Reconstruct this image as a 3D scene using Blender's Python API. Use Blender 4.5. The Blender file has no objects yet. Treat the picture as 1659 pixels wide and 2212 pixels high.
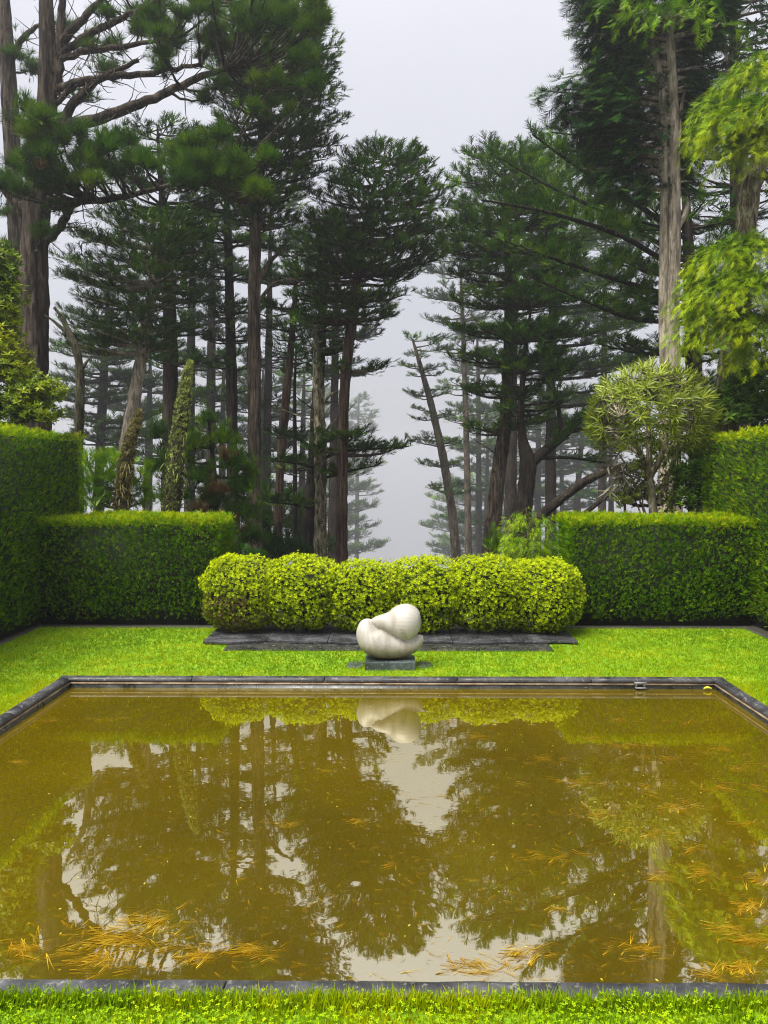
import bpy, math
import numpy as np
from mathutils import Matrix

S = bpy.context.scene
R = math.radians
# ------------------------------------------------------------------ camera, sky, sun, exposure
PITCH, YAW, CAMZ = R(2.96), R(0.53), 2.0
FPX, UW, VH = 1662.0, 1659.0, 2212.0
cam_d = bpy.data.cameras.new('camera')
cam = bpy.data.objects.new('camera', cam_d)
S.collection.objects.link(cam)
cam.location = (0, 0, CAMZ)
cam.rotation_euler = (R(90) - PITCH, 0, YAW)
cam_d.sensor_fit = 'HORIZONTAL'
cam_d.sensor_width = 36
cam_d.lens = 36 * FPX / UW
cam_d.clip_start = 0.05
cam_d.clip_end = 3000
S.camera = cam

SUN_EL, SUN_AZ = R(62), R(-130)       # overcast: a broad soft brightening high on the left, behind the camera
wd = bpy.data.worlds.new('World'); S.world = wd; wd.use_nodes = True
nt = wd.node_tree; nt.nodes.clear()
sky = nt.nodes.new('ShaderNodeTexSky'); sky.sky_type = 'NISHITA'; sky.sun_disc = False
sky.sun_elevation = SUN_EL; sky.sun_rotation = SUN_AZ; sky.dust_density = 5.0; sky.air_density = 1.0
tc = nt.nodes.new('ShaderNodeTexCoord')
sep = nt.nodes.new('ShaderNodeSeparateXYZ'); nt.links.new(tc.outputs['Generated'], sep.inputs[0])
ramp = nt.nodes.new('ShaderNodeValToRGB')           # overcast dome: brighter towards the zenith
ramp.color_ramp.elements[0].position = 0.0; ramp.color_ramp.elements[0].color = (0.104, 0.105, 0.114, 1)
ramp.color_ramp.elements[1].position = 1.0; ramp.color_ramp.elements[1].color = (0.245, 0.245, 0.255, 1)
_e = ramp.color_ramp.elements.new(0.45); _e.color = (0.143, 0.143, 0.153, 1)
nt.links.new(sep.outputs[2], ramp.inputs[0])
cl = nt.nodes.new('ShaderNodeTexNoise'); cl.inputs['Scale'].default_value = 2.2; cl.inputs['Detail'].default_value = 3
nt.links.new(tc.outputs['Generated'], cl.inputs['Vector'])
clm = nt.nodes.new('ShaderNodeMapRange'); clm.inputs['From Min'].default_value = 0.3; clm.inputs['From Max'].default_value = 0.7
clm.inputs['To Min'].default_value = 9.2; clm.inputs['To Max'].default_value = 10.4
nt.links.new(cl.outputs[0], clm.inputs[0])
vm = nt.nodes.new('ShaderNodeVectorMath'); vm.operation = 'SCALE'
nt.links.new(ramp.outputs[0], vm.inputs[0]); nt.links.new(clm.outputs[0], vm.inputs['Scale'])
mx = nt.nodes.new('ShaderNodeMix'); mx.data_type = 'RGBA'; mx.inputs[0].default_value = 0.96
nt.links.new(sky.outputs[0], mx.inputs[6]); nt.links.new(vm.outputs[0], mx.inputs[7])
bg = nt.nodes.new('ShaderNodeBackground'); bg.inputs['Strength'].default_value = 0.1
nt.links.new(mx.outputs[2], bg.inputs[0])
wo = nt.nodes.new('ShaderNodeOutputWorld'); nt.links.new(bg.outputs[0], wo.inputs[0])

sd = bpy.data.lights.new('sun', 'SUN'); sd.energy = 1.5; sd.angle = R(40); sd.color = (1.0, 0.97, 0.92)
sun = bpy.data.objects.new('sun', sd); S.collection.objects.link(sun)
sdir = np.array([math.cos(SUN_EL) * math.cos(R(220)), math.cos(SUN_EL) * math.sin(R(220)), math.sin(SUN_EL)])
from mathutils import Vector
sun.rotation_euler = Vector(sdir).to_track_quat('Z', 'Y').to_euler()
sun.location = (-6, -6, 18)

S.view_settings.view_transform = 'Standard'
S.view_settings.look = 'None'
S.view_settings.exposure = 2.5
S.view_settings.gamma = 1.0
S.render.engine = 'CYCLES'
cy = S.cycles
cy.max_bounces = 5; cy.diffuse_bounces = 2; cy.glossy_bounces = 3; cy.transmission_bounces = 2
cy.volume_bounces = 0; cy.transparent_max_bounces = 4
cy.use_denoising = True
cy.denoising_prefilter = 'NONE'
cy.filter_width = 1.15
cy.sample_clamp_indirect = 6

# ------------------------------------------------------------------ helpers
RNG = np.random.default_rng(7)
_R = np.array(Matrix.Rotation(YAW, 3, 'Z') @ Matrix.Rotation(R(90) - PITCH, 3, 'X'))
CAM = np.array([0, 0, CAMZ])

def ray(u, v):
    return _R @ np.array([(u - UW / 2) / FPX, -(v - VH / 2) / FPX, -1.0])

def at(u, v, Y):                       # the point seen at photo position (u,v) that stands at depth Y
    d = ray(u, v)
    return CAM + d * (Y / d[1])

def ground_at(u, v, z=0.0):
    d = ray(u, v)
    return CAM + d * ((z - CAMZ) / d[2])

def terrain(x, y):
    t = np.maximum(np.asarray(y, float) - 13, 0)
    return -0.125 * t * t / (t + 3.0)

def link(o, parent=None):
    S.collection.objects.link(o)
    if parent is not None:
        o.parent = parent
    return o

def tag(o, label, cat, group=None, kind=None):
    if label: o['label'] = label
    if cat: o['category'] = cat
    if group: o['group'] = group
    if kind: o['kind'] = kind
    return o

def thing(name, label, cat, loc, group=None):
    o = bpy.data.objects.new(name, None)
    o.location = tuple(float(c) for c in loc); o.empty_display_size = 0.2
    link(o)
    return tag(o, label, cat, group)

def add_mesh(name, V, F, mat, parent=None, tint=None, smooth=False):
    V = np.asarray(V, np.float32).reshape(-1, 3)
    if parent is not None:
        V = V - np.array(parent.location, np.float32)
    F = np.asarray(F, np.int32)
    n, k = F.shape
    me = bpy.data.meshes.new(name)
    me.vertices.add(len(V)); me.vertices.foreach_set('co', V.ravel())
    me.loops.add(n * k); me.loops.foreach_set('vertex_index', F.ravel())
    me.polygons.add(n); me.polygons.foreach_set('loop_start', np.arange(0, n * k, k, dtype=np.int32))
    if smooth:
        me.polygons.foreach_set('use_smooth', np.ones(n, bool))
    me.update(calc_edges=True)
    if tint is not None:
        a = me.attributes.new('tint', 'FLOAT', 'FACE')
        a.data.foreach_set('value', np.asarray(tint, np.float32))
    me.materials.append(mat)
    o = bpy.data.objects.new(name, me)
    return link(o, parent)

class Acc:                              # collects pieces of one mesh (same face size)
    def __init__(s): s.V = []; s.F = []; s.T = []; s.n = 0
    def add(s, V, F, tint=None):
        V = np.asarray(V, float).reshape(-1, 3); F = np.asarray(F, int)
        s.V.append(V); s.F.append(F + s.n); s.n += len(V)
        s.T.append(np.full(len(F), 0.5) if tint is None else np.broadcast_to(tint, (len(F),)))
    def build(s, name, mat, parent=None, smooth=False):
        if not s.V: return None
        return add_mesh(name, np.concatenate(s.V), np.concatenate(s.F), mat, parent, np.concatenate(s.T), smooth)

def unit(a):
    a = np.asarray(a, float)
    return a / np.maximum(np.linalg.norm(a, axis=-1, keepdims=True), 1e-9)

def scatter(tv, tf, pos, fwd, up, scale, tint):
    """copies of a template (x = forward, z = up) at many places -> V, F, T"""
    pos = np.asarray(pos, float); n = len(pos)
    X = unit(fwd); Zv = np.asarray(up, float)
    Yv = unit(np.cross(Zv, X)); Zv = np.cross(X, Yv)
    B = np.stack([X, Yv, Zv], axis=2)
    sc = np.broadcast_to(np.asarray(scale, float), (n,))
    V = pos[:, None, :] + np.einsum('nij,kj->nki', B, tv) * sc[:, None, None]
    F = (tf[None] + (np.arange(n) * len(tv))[:, None, None]).reshape(-1, tf.shape[1])
    T = np.repeat(np.broadcast_to(tint, (n,)), len(tf))
    return V.reshape(-1, 3), F, T

def tube(pts, rad, n=8, rng=None, rough=0.0, cap=True):
    pts = np.asarray(pts, float); m = len(pts)
    rad = np.asarray(rad, float)
    tan = unit(np.gradient(pts, axis=0))
    ref = np.array([0.31, 0.87, 0.38]) if abs(tan[0] @ np.array([0, 0, 1.0])) < 0.8 else np.array([1.0, 0.2, 0])
    V = []
    a = np.arange(n) * 2 * math.pi / n
    for i in range(m):
        ref = ref - tan[i] * (ref @ tan[i]); ref = ref / np.linalg.norm(ref)
        b = np.cross(tan[i], ref)
        r = rad[i] * (1 + (rng.normal(0, rough * .5, n) + rough * 1.1 * np.sin(a * 5 + i * .23) * np.sin(a * 3 - i * .11 + 1) + rough * .7 * np.sin(a * 8 + i * .31) if rough else 0))
        V.append(pts[i] + np.outer(np.cos(a) * r, ref) + np.outer(np.sin(a) * r, b))
    V = np.concatenate(V)
    F = [(i * n + j, i * n + (j + 1) % n, (i + 1) * n + (j + 1) % n, (i + 1) * n + j) for i in range(m - 1) for j in range(n)]
    if cap:
        k = len(V); V = np.vstack([V, pts[-1][None] + tan[-1] * rad[-1] * 0.6])
        F += [((m - 1) * n + j, (m - 1) * n + (j + 1) % n, k, k) for j in range(0)]
        V = V[:k]
    return V, np.array(F)

def resample(pts, n):
    pts = np.asarray(pts, float)
    d = np.r_[0, np.cumsum(np.linalg.norm(np.diff(pts[:, :3], axis=0), axis=1))]
    t = np.linspace(0, d[-1], n)
    out = np.stack([np.interp(t, d, pts[:, i]) for i in range(pts.shape[1])], 1)
    k = np.array([0.25, 0.5, 0.25])
    for _ in range(2):
        sm = out.copy()
        sm[1:-1] = out[:-2] * .25 + out[1:-1] * .5 + out[2:] * .25
        out = sm
    return out

def box(x0, x1, y0, y1, z0, z1):
    V = np.array([(x, y, z) for z in (z0, z1) for y in (y0, y1) for x in (x0, x1)], float)
    F = np.array([(0, 2, 3, 1), (4, 5, 7, 6), (0, 1, 5, 4), (2, 6, 7, 3), (0, 4, 6, 2), (1, 3, 7, 5)])
    return V, F

# ------------------------------------------------------------------ materials
def new_mat(name):
    m = bpy.data.materials.new(name); m.use_nodes = True
    return m, m.node_tree, m.node_tree.nodes['Principled BSDF']

def foliage_mat(name, cols, trans=0.3, rough=0.6, spec=0.08):
    m, t, p = new_mat(name)
    a = t.nodes.new('ShaderNodeAttribute'); a.attribute_name = 'tint'
    r = t.nodes.new('ShaderNodeValToRGB'); els = r.color_ramp.elements
    while len(els) < len(cols): els.new(0.5)
    for i, c in enumerate(cols):
        els[i].position = i / (len(cols) - 1); els[i].color = (*c, 1)
    t.links.new(a.outputs['Fac'], r.inputs[0])
    t.links.new(r.outputs[0], p.inputs['Base Color'])
    p.inputs['Roughness'].default_value = rough
    p.inputs['Specular IOR Level'].default_value = spec
    if trans > 0:
        tr = t.nodes.new('ShaderNodeBsdfTranslucent'); t.links.new(r.outputs[0], tr.inputs[0])
        mxs = t.nodes.new('ShaderNodeMixShader'); mxs.inputs[0].default_value = trans
        t.links.new(p.outputs[0], mxs.inputs[1]); t.links.new(tr.outputs[0], mxs.inputs[2])
        t.links.new(mxs.outputs[0], t.nodes['Material Output'].inputs[0])
    return m

def noise_mat(name, cols, scale=(6, 6, 1), detail=6, bump=0.4, rough=0.85, spec=0.3, pos=None, nscale=1.0, dist=0.02):
    m, t, p = new_mat(name)
    c = t.nodes.new('ShaderNodeTexCoord'); mp = t.nodes.new('ShaderNodeMapping'); mp.inputs['Scale'].default_value = scale
    t.links.new(c.outputs['Object'], mp.inputs[0])
    n = t.nodes.new('ShaderNodeTexNoise'); n.inputs['Detail'].default_value = detail; n.inputs['Scale'].default_value = nscale
    n.inputs['Roughness'].default_value = 0.65
    t.links.new(mp.outputs[0], n.inputs['Vector'])
    r = t.nodes.new('ShaderNodeValToRGB'); els = r.color_ramp.elements
    while len(els) < len(cols): els.new(0.5)
    for i, cc in enumerate(cols):
        els[i].position = (pos[i] if pos else 0.3 + 0.4 * i / (len(cols) - 1)); els[i].color = (*cc, 1)
    t.links.new(n.outputs[0], r.inputs[0]); t.links.new(r.outputs[0], p.inputs['Base Color'])
    if bump:
        b = t.nodes.new('ShaderNodeBump'); b.inputs['Strength'].default_value = bump; b.inputs['Distance'].default_value = dist
        t.links.new(n.outputs[0], b.inputs['Height']); t.links.new(b.outputs[0], p.inputs['Normal'])
    p.inputs['Roughness'].default_value = rough; p.inputs['Specular IOR Level'].default_value = spec
    return m

M = {}
M['grass'] = foliage_mat('grass_blades', [(0.07, 0.15, 0.0005), (0.21, 0.34, 0.0005), (0.42, 0.43, 0.001)], 0.45, 0.6)
M['clover'] = foliage_mat('clover_leaf', [(0.10, 0.22, 0.001), (0.24, 0.40, 0.002), (0.42, 0.50, 0.006)], 0.35, 0.5)
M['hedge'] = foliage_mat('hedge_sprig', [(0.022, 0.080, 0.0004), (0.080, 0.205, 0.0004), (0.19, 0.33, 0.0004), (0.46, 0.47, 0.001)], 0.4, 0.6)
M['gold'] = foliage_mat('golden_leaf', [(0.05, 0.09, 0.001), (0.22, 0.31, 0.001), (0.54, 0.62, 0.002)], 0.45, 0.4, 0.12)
M['gold_purple'] = foliage_mat('golden_leaf_bronzed', [(0.12, 0.07, 0.04), (0.22, 0.30, 0.001), (0.54, 0.62, 0.002)], 0.45, 0.4, 0.12)
M['cypress'] = foliage_mat('cypress_spray', [(0.010, 0.030, 0.005), (0.032, 0.092, 0.007), (0.12, 0.22, 0.005)], 0.2, 0.6)
M['cypress_lit'] = foliage_mat('cypress_spray_lit', [(0.014, 0.042, 0.006), (0.052, 0.13, 0.008), (0.16, 0.27, 0.006)], 0.25, 0.6)  # lit copy of the cypress spray: brighter light put into the colour
M['pine'] = foliage_mat('pine_needles', [(0.016, 0.050, 0.002), (0.050, 0.13, 0.002), (0.17, 0.22, 0.001)], 0.25, 0.5)
M['pine_brown'] = foliage_mat('dead_pine_needles', [(0.05, 0.032, 0.012), (0.12, 0.078, 0.025)], 0.2, 0.7)
M['thuja'] = foliage_mat('dark_drooping_spray', [(0.008, 0.028, 0.010), (0.024, 0.080, 0.010), (0.085, 0.20, 0.006)], 0.25, 0.5)
M['golden_cypress'] = foliage_mat('golden_cypress_spray', [(0.03, 0.10, 0.001), (0.15, 0.26, 0.001), (0.40, 0.47, 0.002)], 0.3, 0.5)
M['young'] = foliage_mat('bright_young_spray', [(0.04, 0.12, 0.001), (0.15, 0.29, 0.001), (0.34, 0.46, 0.004)], 0.3, 0.5)
M['laurel'] = foliage_mat('broad_leaf', [(0.035, 0.085, 0.001), (0.15, 0.23, 0.002), (0.42, 0.45, 0.006)], 0.3, 0.3, 0.2)
M['shrub_dark'] = foliage_mat('glossy_leaf', [(0.02, 0.06, 0.006), (0.06, 0.14, 0.008), (0.17, 0.28, 0.02)], 0.25, 0.3, 0.2)
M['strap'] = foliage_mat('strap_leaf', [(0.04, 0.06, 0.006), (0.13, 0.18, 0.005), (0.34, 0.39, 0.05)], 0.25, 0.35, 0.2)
M['strap_dead'] = foliage_mat('grey_juvenile_leaf', [(0.07, 0.06, 0.045), (0.20, 0.18, 0.12)], 0.1, 0.5)
M['echium'] = foliage_mat('echium_floret', [(0.035, 0.035, 0.018), (0.15, 0.19, 0.03), (0.42, 0.46, 0.13)], 0.25, 0.5)
M['echium_old'] = foliage_mat('echium_withered', [(0.05, 0.035, 0.018), (0.14, 0.12, 0.03), (0.30, 0.28, 0.10)], 0.2, 0.6)
M['needle'] = foliage_mat('fallen_needle', [(0.15, 0.075, 0.002), (0.33, 0.19, 0.004), (0.46, 0.33, 0.03)], 0.1, 0.5)
M['fleck'] = foliage_mat('floating_fleck', [(0.16, 0.15, 0.004), (0.30, 0.27, 0.01), (0.45, 0.40, 0.12)], 0.0, 0.5)
M['flax'] = foliage_mat('flax_blade', [(0.05, 0.12, 0.02), (0.16, 0.25, 0.04)], 0.2, 0.4)
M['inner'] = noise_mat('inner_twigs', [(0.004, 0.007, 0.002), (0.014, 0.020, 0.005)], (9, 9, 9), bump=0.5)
M['bark_pale'] = noise_mat('bark_pale', [(0.0620, 0.0496, 0.0341), (0.1488, 0.1178, 0.0899), (0.2232, 0.1922, 0.1488)], (9, 9, 1.6), bump=0.9)
M['bark_grey'] = noise_mat('bark_grey', [(0.0250, 0.0210, 0.0170), (0.0750, 0.0625, 0.0500), (0.1250, 0.1100, 0.0925)], (8, 8, 0.9), bump=0.9)
M['bark_dark'] = noise_mat('bark_dark', [(0.0108, 0.0090, 0.0078), (0.0300, 0.0252, 0.0216), (0.0510, 0.0450, 0.0390)], (8, 8, 0.9), bump=0.9)
M['bark_red'] = noise_mat('bark_red', [(0.0300, 0.0204, 0.0156), (0.0780, 0.0540, 0.0420), (0.1200, 0.0930, 0.0750)], (10, 10, 0.7), bump=0.9)
M['bark_lichen'] = noise_mat('bark_lichen', [(0.0490, 0.0420, 0.0315), (0.1680, 0.1540, 0.1050), (0.2940, 0.2940, 0.2380)], (7, 7, 3), bump=0.8)
M['bark_pine'] = noise_mat('bark_pine', [(0.0125, 0.0100, 0.0080), (0.0450, 0.0360, 0.0300), (0.0950, 0.0825, 0.0725)], (5, 5, 0.8), bump=1.0, dist=0.06)


def bark_mat(name, cols, furrow=(26, 26, 2.0), patch=(2.5, 2.5, 1.1), bump=1.0, dist=.03, moss=0.0):
    m, t, p = new_mat(name); c = t.nodes.new('ShaderNodeTexCoord'); outs = []
    for sc_, det, dis in ((furrow, 7, .8), (patch, 5, .3)):
        mp = t.nodes.new('ShaderNodeMapping'); mp.inputs['Scale'].default_value = sc_; t.links.new(c.outputs['Object'], mp.inputs[0])
        n = t.nodes.new('ShaderNodeTexNoise'); n.inputs['Scale'].default_value = 1; n.inputs['Detail'].default_value = det; n.inputs['Roughness'].default_value = .62; n.inputs['Distortion'].default_value = dis
        t.links.new(mp.outputs[0], n.inputs['Vector']); outs.append(n)
    r = t.nodes.new('ShaderNodeValToRGB'); els = r.color_ramp.elements; els.new(.5)
    for i, (po, cc) in enumerate(zip((.36, .5, .66), cols)): els[i].position = po; els[i].color = (*cc, 1)
    t.links.new(outs[0].outputs[0], r.inputs[0])
    r2 = t.nodes.new('ShaderNodeValToRGB'); e2 = r2.color_ramp.elements; e2[0].position = .36; e2[0].color = (.42, .40, .36, 1); e2[1].position = .62; e2[1].color = (1.35, 1.3, 1.2, 1)
    t.links.new(outs[1].outputs[0], r2.inputs[0])
    mu = t.nodes.new('ShaderNodeMix'); mu.data_type = 'RGBA'; mu.blend_type = 'MULTIPLY'; mu.inputs[0].default_value = 1
    t.links.new(r.outputs[0], mu.inputs[6]); t.links.new(r2.outputs[0], mu.inputs[7]); t.links.new(mu.outputs[2], p.inputs['Base Color'])
    b = t.nodes.new('ShaderNodeBump'); b.inputs['Strength'].default_value = bump; b.inputs['Distance'].default_value = dist
    t.links.new(outs[0].outputs[0], b.inputs['Height']); t.links.new(b.outputs[0], p.inputs['Normal'])
    p.inputs['Roughness'].default_value = .9; p.inputs['Specular IOR Level'].default_value = .12
    return m
M['bark_pale'] = bark_mat('bark_pale', [(.11, .095, .075), (.27, .24, .195), (.39, .355, .30)], (20, 20, 3), (4, 4, 1.6))
M['bark_grey'] = bark_mat('bark_grey', [(.014, .011, .009), (.075, .060, .047), (.15, .125, .10)], (22, 22, 1.6), (3.5, 3.5, 1.3))
M['bark_dark'] = bark_mat('bark_dark', [(.006, .005, .0045), (.026, .021, .017), (.055, .046, .038)])
M['bark_red'] = bark_mat('bark_red', [(.014, .009, .007), (.068, .045, .034), (.125, .09, .07)], (26, 26, 1.2))
M['bark_lichen'] = bark_mat('bark_lichen', [(.03, .024, .016), (.16, .145, .09), (.33, .32, .24)], (16, 16, 4), (7, 7, 4))
M['bark_dead'] = bark_mat('bark_dead', [(.010, .010, .006), (.045, .043, .026), (.10, .10, .07)], (18, 18, 4), (5, 5, 2.5))
M['bark_pine'] = bark_mat('bark_pine', [(.008, .006, .005), (.048, .037, .029), (.12, .10, .083)], (11, 11, 1.7), (2.2, 2.2, 1), 1.0, .07)

# ------------------------------------------------------------------ setting: ground, lawn, pool
M['soil'] = noise_mat('soil', [(0.010, 0.009, 0.007), (0.03, 0.026, 0.018), (0.022, 0.034, 0.010)], (1.3, 1.3, 1.3), bump=0.8, dist=0.05)
M['lawn'] = noise_mat('lawn_turf', [(0.08, 0.17, 0.001), (0.13, 0.25, 0.001), (0.22, 0.27, 0.001)], (2.2, 2.2, 2.2), bump=0.3)
PX, PY0, PY1 = 3.085, 2.905, 7.27          # pool opening (inner face of the stone)
CW = 0.105                               # width of the coping
LX, LY0, LY1 = 4.5, -1.2, 9.76

def sheet(xs, ys, zf, hole=None):
    xs = np.array(sorted(set(xs))); ys = np.array(sorted(set(ys)))
    gx, gy = np.meshgrid(xs, ys)
    V = np.stack([gx, gy, zf(gx, gy)], -1).reshape(-1, 3)
    F = []
    for j in range(len(ys) - 1):
        for i in range(len(xs) - 1):
            cx, cyy = (xs[i] + xs[i + 1]) / 2, (ys[j] + ys[j + 1]) / 2
            if hole and any(h[0] < cx < h[1] and h[2] < cyy < h[3] for h in hole): continue
            k = j * len(xs) + i
            F.append((k, k + 1, k + 1 + len(xs), k + len(xs)))
    return V, np.array(F)

OX = PX + CW
xs = [-500, -300, -180, -100, -60, -40, -28, -20, -14, -10, -7] ; xs = xs + [-x for x in xs] + [-OX, OX, 0]
ys = [-60, -20, -5, 0, PY0 - CW, PY1 + CW, 10, 13] + list(np.arange(15, 60, 4.0)) + list(np.arange(60, 170, 12.0)) + [200, 260, 340, 420, 520, 600]
V, F = sheet(xs, ys, lambda x, y: terrain(x, y) - 0.004, [(-OX, OX, PY0 - CW, PY1 + CW)])
tag(add_mesh('ground', V, F, M['soil'], smooth=True), 'dark bare soil and forest floor falling away behind the hedges', 'ground', kind='structure')
V, F = sheet([-LX, -OX, 0, OX, LX], [LY0, PY0 - CW, PY1 + CW, LY1], lambda x, y: 0 * x + 0.004, [(-OX, OX, PY0 - CW, PY1 + CW)])
tag(add_mesh('lawn', V, F, M['lawn']), 'mown green lawn surrounding the rectangular pool', 'lawn', kind='structure')

# coping stones: rounded slate slabs, one ledge course below
def slate(name, wet=0.35, base=((0.008, 0.0085, 0.010), (0.026, 0.026, 0.029), (0.085, 0.085, 0.09))):
    m, t, p = new_mat(name)
    c = t.nodes.new('ShaderNodeTexCoord')
    n1 = t.nodes.new('ShaderNodeTexNoise'); n1.inputs['Scale'].default_value = 5; n1.inputs['Detail'].default_value = 8; n1.inputs['Roughness'].default_value = 0.7
    t.links.new(c.outputs['Object'], n1.inputs['Vector'])
    r = t.nodes.new('ShaderNodeValToRGB'); els = r.color_ramp.elements; els.new(0.5)
    for i, (po, cc) in enumerate(zip((0.34, 0.52, 0.72), base)):
        els[i].position = po; els[i].color = (*cc, 1)
    t.links.new(n1.outputs[0], r.inputs[0])
    n2 = t.nodes.new('ShaderNodeTexNoise'); n2.inputs['Scale'].default_value = 38; n2.inputs['Detail'].default_value = 4
    t.links.new(c.outputs['Object'], n2.inputs['Vector'])
    r2 = t.nodes.new('ShaderNodeValToRGB'); r2.color_ramp.elements[0].position = 0.60; r2.color_ramp.elements[1].position = 0.70
    t.links.new(n2.outputs[0], r2.inputs[0])
    mxn = t.nodes.new('ShaderNodeMix'); mxn.data_type = 'RGBA'; mxn.inputs[7].default_value = (0.26, 0.25, 0.22, 1)
    ml = t.nodes.new('ShaderNodeMath'); ml.operation = 'MULTIPLY'; ml.inputs[1].default_value = 0.55
    t.links.new(r2.outputs[0], ml.inputs[0]); t.links.new(ml.outputs[0], mxn.inputs[0])
    t.links.new(r.outputs[0], mxn.inputs[6]); t.links.new(mxn.outputs[2], p.inputs['Base Color'])
    b = t.nodes.new('ShaderNodeBump'); b.inputs['Strength'].default_value = 0.6; b.inputs['Distance'].default_value = 0.012
    t.links.new(n1.outputs[0], b.inputs['Height']); t.links.new(b.outputs[0], p.inputs['Normal'])
    rr = t.nodes.new('ShaderNodeMapRange'); rr.inputs['From Min'].default_value = 0.35; rr.inputs['From Max'].default_value = 0.65
    rr.inputs['To Min'].default_value = wet; rr.inputs['To Max'].default_value = min(wet + 0.45, 0.9)
    t.links.new(n1.outputs[0], rr.inputs[0]); t.links.new(rr.outputs[0], p.inputs['Roughness'])
    return m
M['slate'] = slate('slate')
M['slate_wet'] = slate('slate_wet', 0.12, ((0.010, 0.011, 0.010), (0.024, 0.026, 0.022), (0.045, 0.045, 0.038)))
M['slate_blue'] = slate('slate_blue', 0.4, ((0.014, 0.02, 0.021), (0.035, 0.048, 0.048), (0.08, 0.10, 0.097)))
M['ledge'] = noise_mat('limescale_ledge', [(0.05, 0.04, 0.03), (0.22, 0.15, 0.09), (0.36, 0.30, 0.22)], (6, 6, 6), bump=0.4)

pool = thing('pool_edging', 'dark slate coping around the murky rectangular garden pool', 'pool edging', (0, (PY0 + PY1) / 2, -0.3))
prof = [(0, -0.012), (0, 0.016), (0.012, 0.026), (0.035, 0.031), (CW * .7, 0.031), (CW - 0.02, 0.027), (CW - 0.004, 0.018), (CW, 0.006), (CW - 0.004, -0.008), (CW - 0.02, -0.016)]
# profile runs from the outside (0) to the water side (CW)
def coping(p0, p1, inward, n):
    p0 = np.array(p0, float); p1 = np.array(p1, float); inward = np.array(inward, float)
    L = np.linalg.norm(p1 - p0); d = (p1 - p0) / L
    for i in range(n):
        a, b = L * i / n + 0.003, L * (i + 1) / n - 0.003
        m = 9; V = []
        for j in range(m):
            s = a + (b - a) * j / (m - 1)
            for (w, z) in prof:
                # mitred at the pool's corners
                k0 = max(0.0, (CW - w) * 0); ss = s
                q = p0 + d * ss + inward * (w + RNG.normal(0, 0.0012))
                V.append((q[0], q[1], z + RNG.normal(0, 0.0012)))
        k = len(prof)
        F = [(j * k + q, j * k + (q + 1) % k, (j + 1) * k + (q + 1) % k, (j + 1) * k + q) for j in range(m - 1) for q in range(k)]
        V = np.array(V)
        o = add_mesh('coping_stone', V, F, M['slate'], pool, smooth=True)
        # end faces
        me = o.data
        import bmesh
        bm = bmesh.new(); bm.from_mesh(me); bm.verts.ensure_lookup_table()
        bm.faces.new([bm.verts[q] for q in range(k)])
        bm.faces.new([bm.verts[(m - 1) * k + q] for q in reversed(range(k))])
        bmesh.ops.recalc_face_normals(bm, faces=bm.faces)
        bm.to_mesh(me); bm.free()
Y0o, Y1o = PY0 - CW, PY1 + CW
coping((-OX, Y1o, 0), (OX, Y1o, 0), (0, -1, 0), 5)
coping((-OX, Y0o, 0), (OX, Y0o, 0), (0, 1, 0), 5)
coping((-OX, PY0 + 0.001, 0), (-OX, PY1 - 0.001, 0), (1, 0, 0), 4)
coping((OX, PY0 + 0.001, 0), (OX, PY1 - 0.001, 0), (-1, 0, 0), 4)
WZ = -0.068
for (x0, x1, y0, y1) in ((-PX - .05, PX + .05, PY1 - .006, PY1 + .05), (-PX - .05, PX + .05, PY0 - .05, PY0 + .006), (-PX - .05, -PX + .006, PY0 + .008, PY1 - .008), (PX - .006, PX + .05, PY0 + .008, PY1 - .008)):
    V, F = box(x0, x1, y0, y1, -0.028, -0.0175); add_mesh('ledge', V, F, M['ledge'], pool)
for (x0, x1, y0, y1) in ((-PX - .05, PX + .05, PY1, PY1 + .05), (-PX - .05, PX + .05, PY0 - .05, PY0), (-PX - .05, -PX, PY0 + .001, PY1 - .001), (PX, PX + .05, PY0 + .001, PY1 - .001)):
    V, F = box(x0, x1, y0, y1, -0.5, -0.029); add_mesh('pool_wall', V, F, M['slate_wet'], pool)

# water: opaque with algae, mirror-smooth
m, t, p = new_mat('murky_water'); M['water'] = m
c = t.nodes.new('ShaderNodeTexCoord')
n = t.nodes.new('ShaderNodeTexNoise'); n.inputs['Scale'].default_value = 0.7; n.inputs['Detail'].default_value = 4
t.links.new(c.outputs['Object'], n.inputs['Vector'])
r = t.nodes.new('ShaderNodeValToRGB')
r.color_ramp.elements[0].position = 0.3; r.color_ramp.elements[0].color = (0.070, 0.049, 0.0001, 1)
r.color_ramp.elements[1].position = 0.75; r.color_ramp.elements[1].color = (0.120, 0.084, 0.0001, 1)
t.links.new(n.outputs[0], r.inputs[0])
df = t.nodes.new('ShaderNodeBsdfDiffuse'); t.links.new(r.outputs[0], df.inputs[0])
gl = t.nodes.new('ShaderNodeBsdfGlossy'); gl.inputs['Roughness'].default_value = 0.012; gl.inputs['Color'].default_value = (1.0, 0.965, 0.79, 1)
nb = t.nodes.new('ShaderNodeTexNoise'); nb.inputs['Scale'].default_value = 7; nb.inputs['Detail'].default_value = 2
t.links.new(c.outputs['Object'], nb.inputs['Vector'])
bp = t.nodes.new('ShaderNodeBump'); bp.inputs['Strength'].default_value = 0.016; bp.inputs['Distance'].default_value = 0.02
t.links.new(nb.outputs[0], bp.inputs['Height']); t.links.new(bp.outputs[0], gl.inputs['Normal'])
fr = t.nodes.new('ShaderNodeFresnel'); fr.inputs['IOR'].default_value = 6.8
t.links.new(bp.outputs[0], fr.inputs['Normal'])
ms = t.nodes.new('ShaderNodeMixShader'); t.links.new(fr.outputs[0], ms.inputs[0])
t.links.new(df.outputs[0], ms.inputs[1]); t.links.new(gl.outputs[0], ms.inputs[2])
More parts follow.
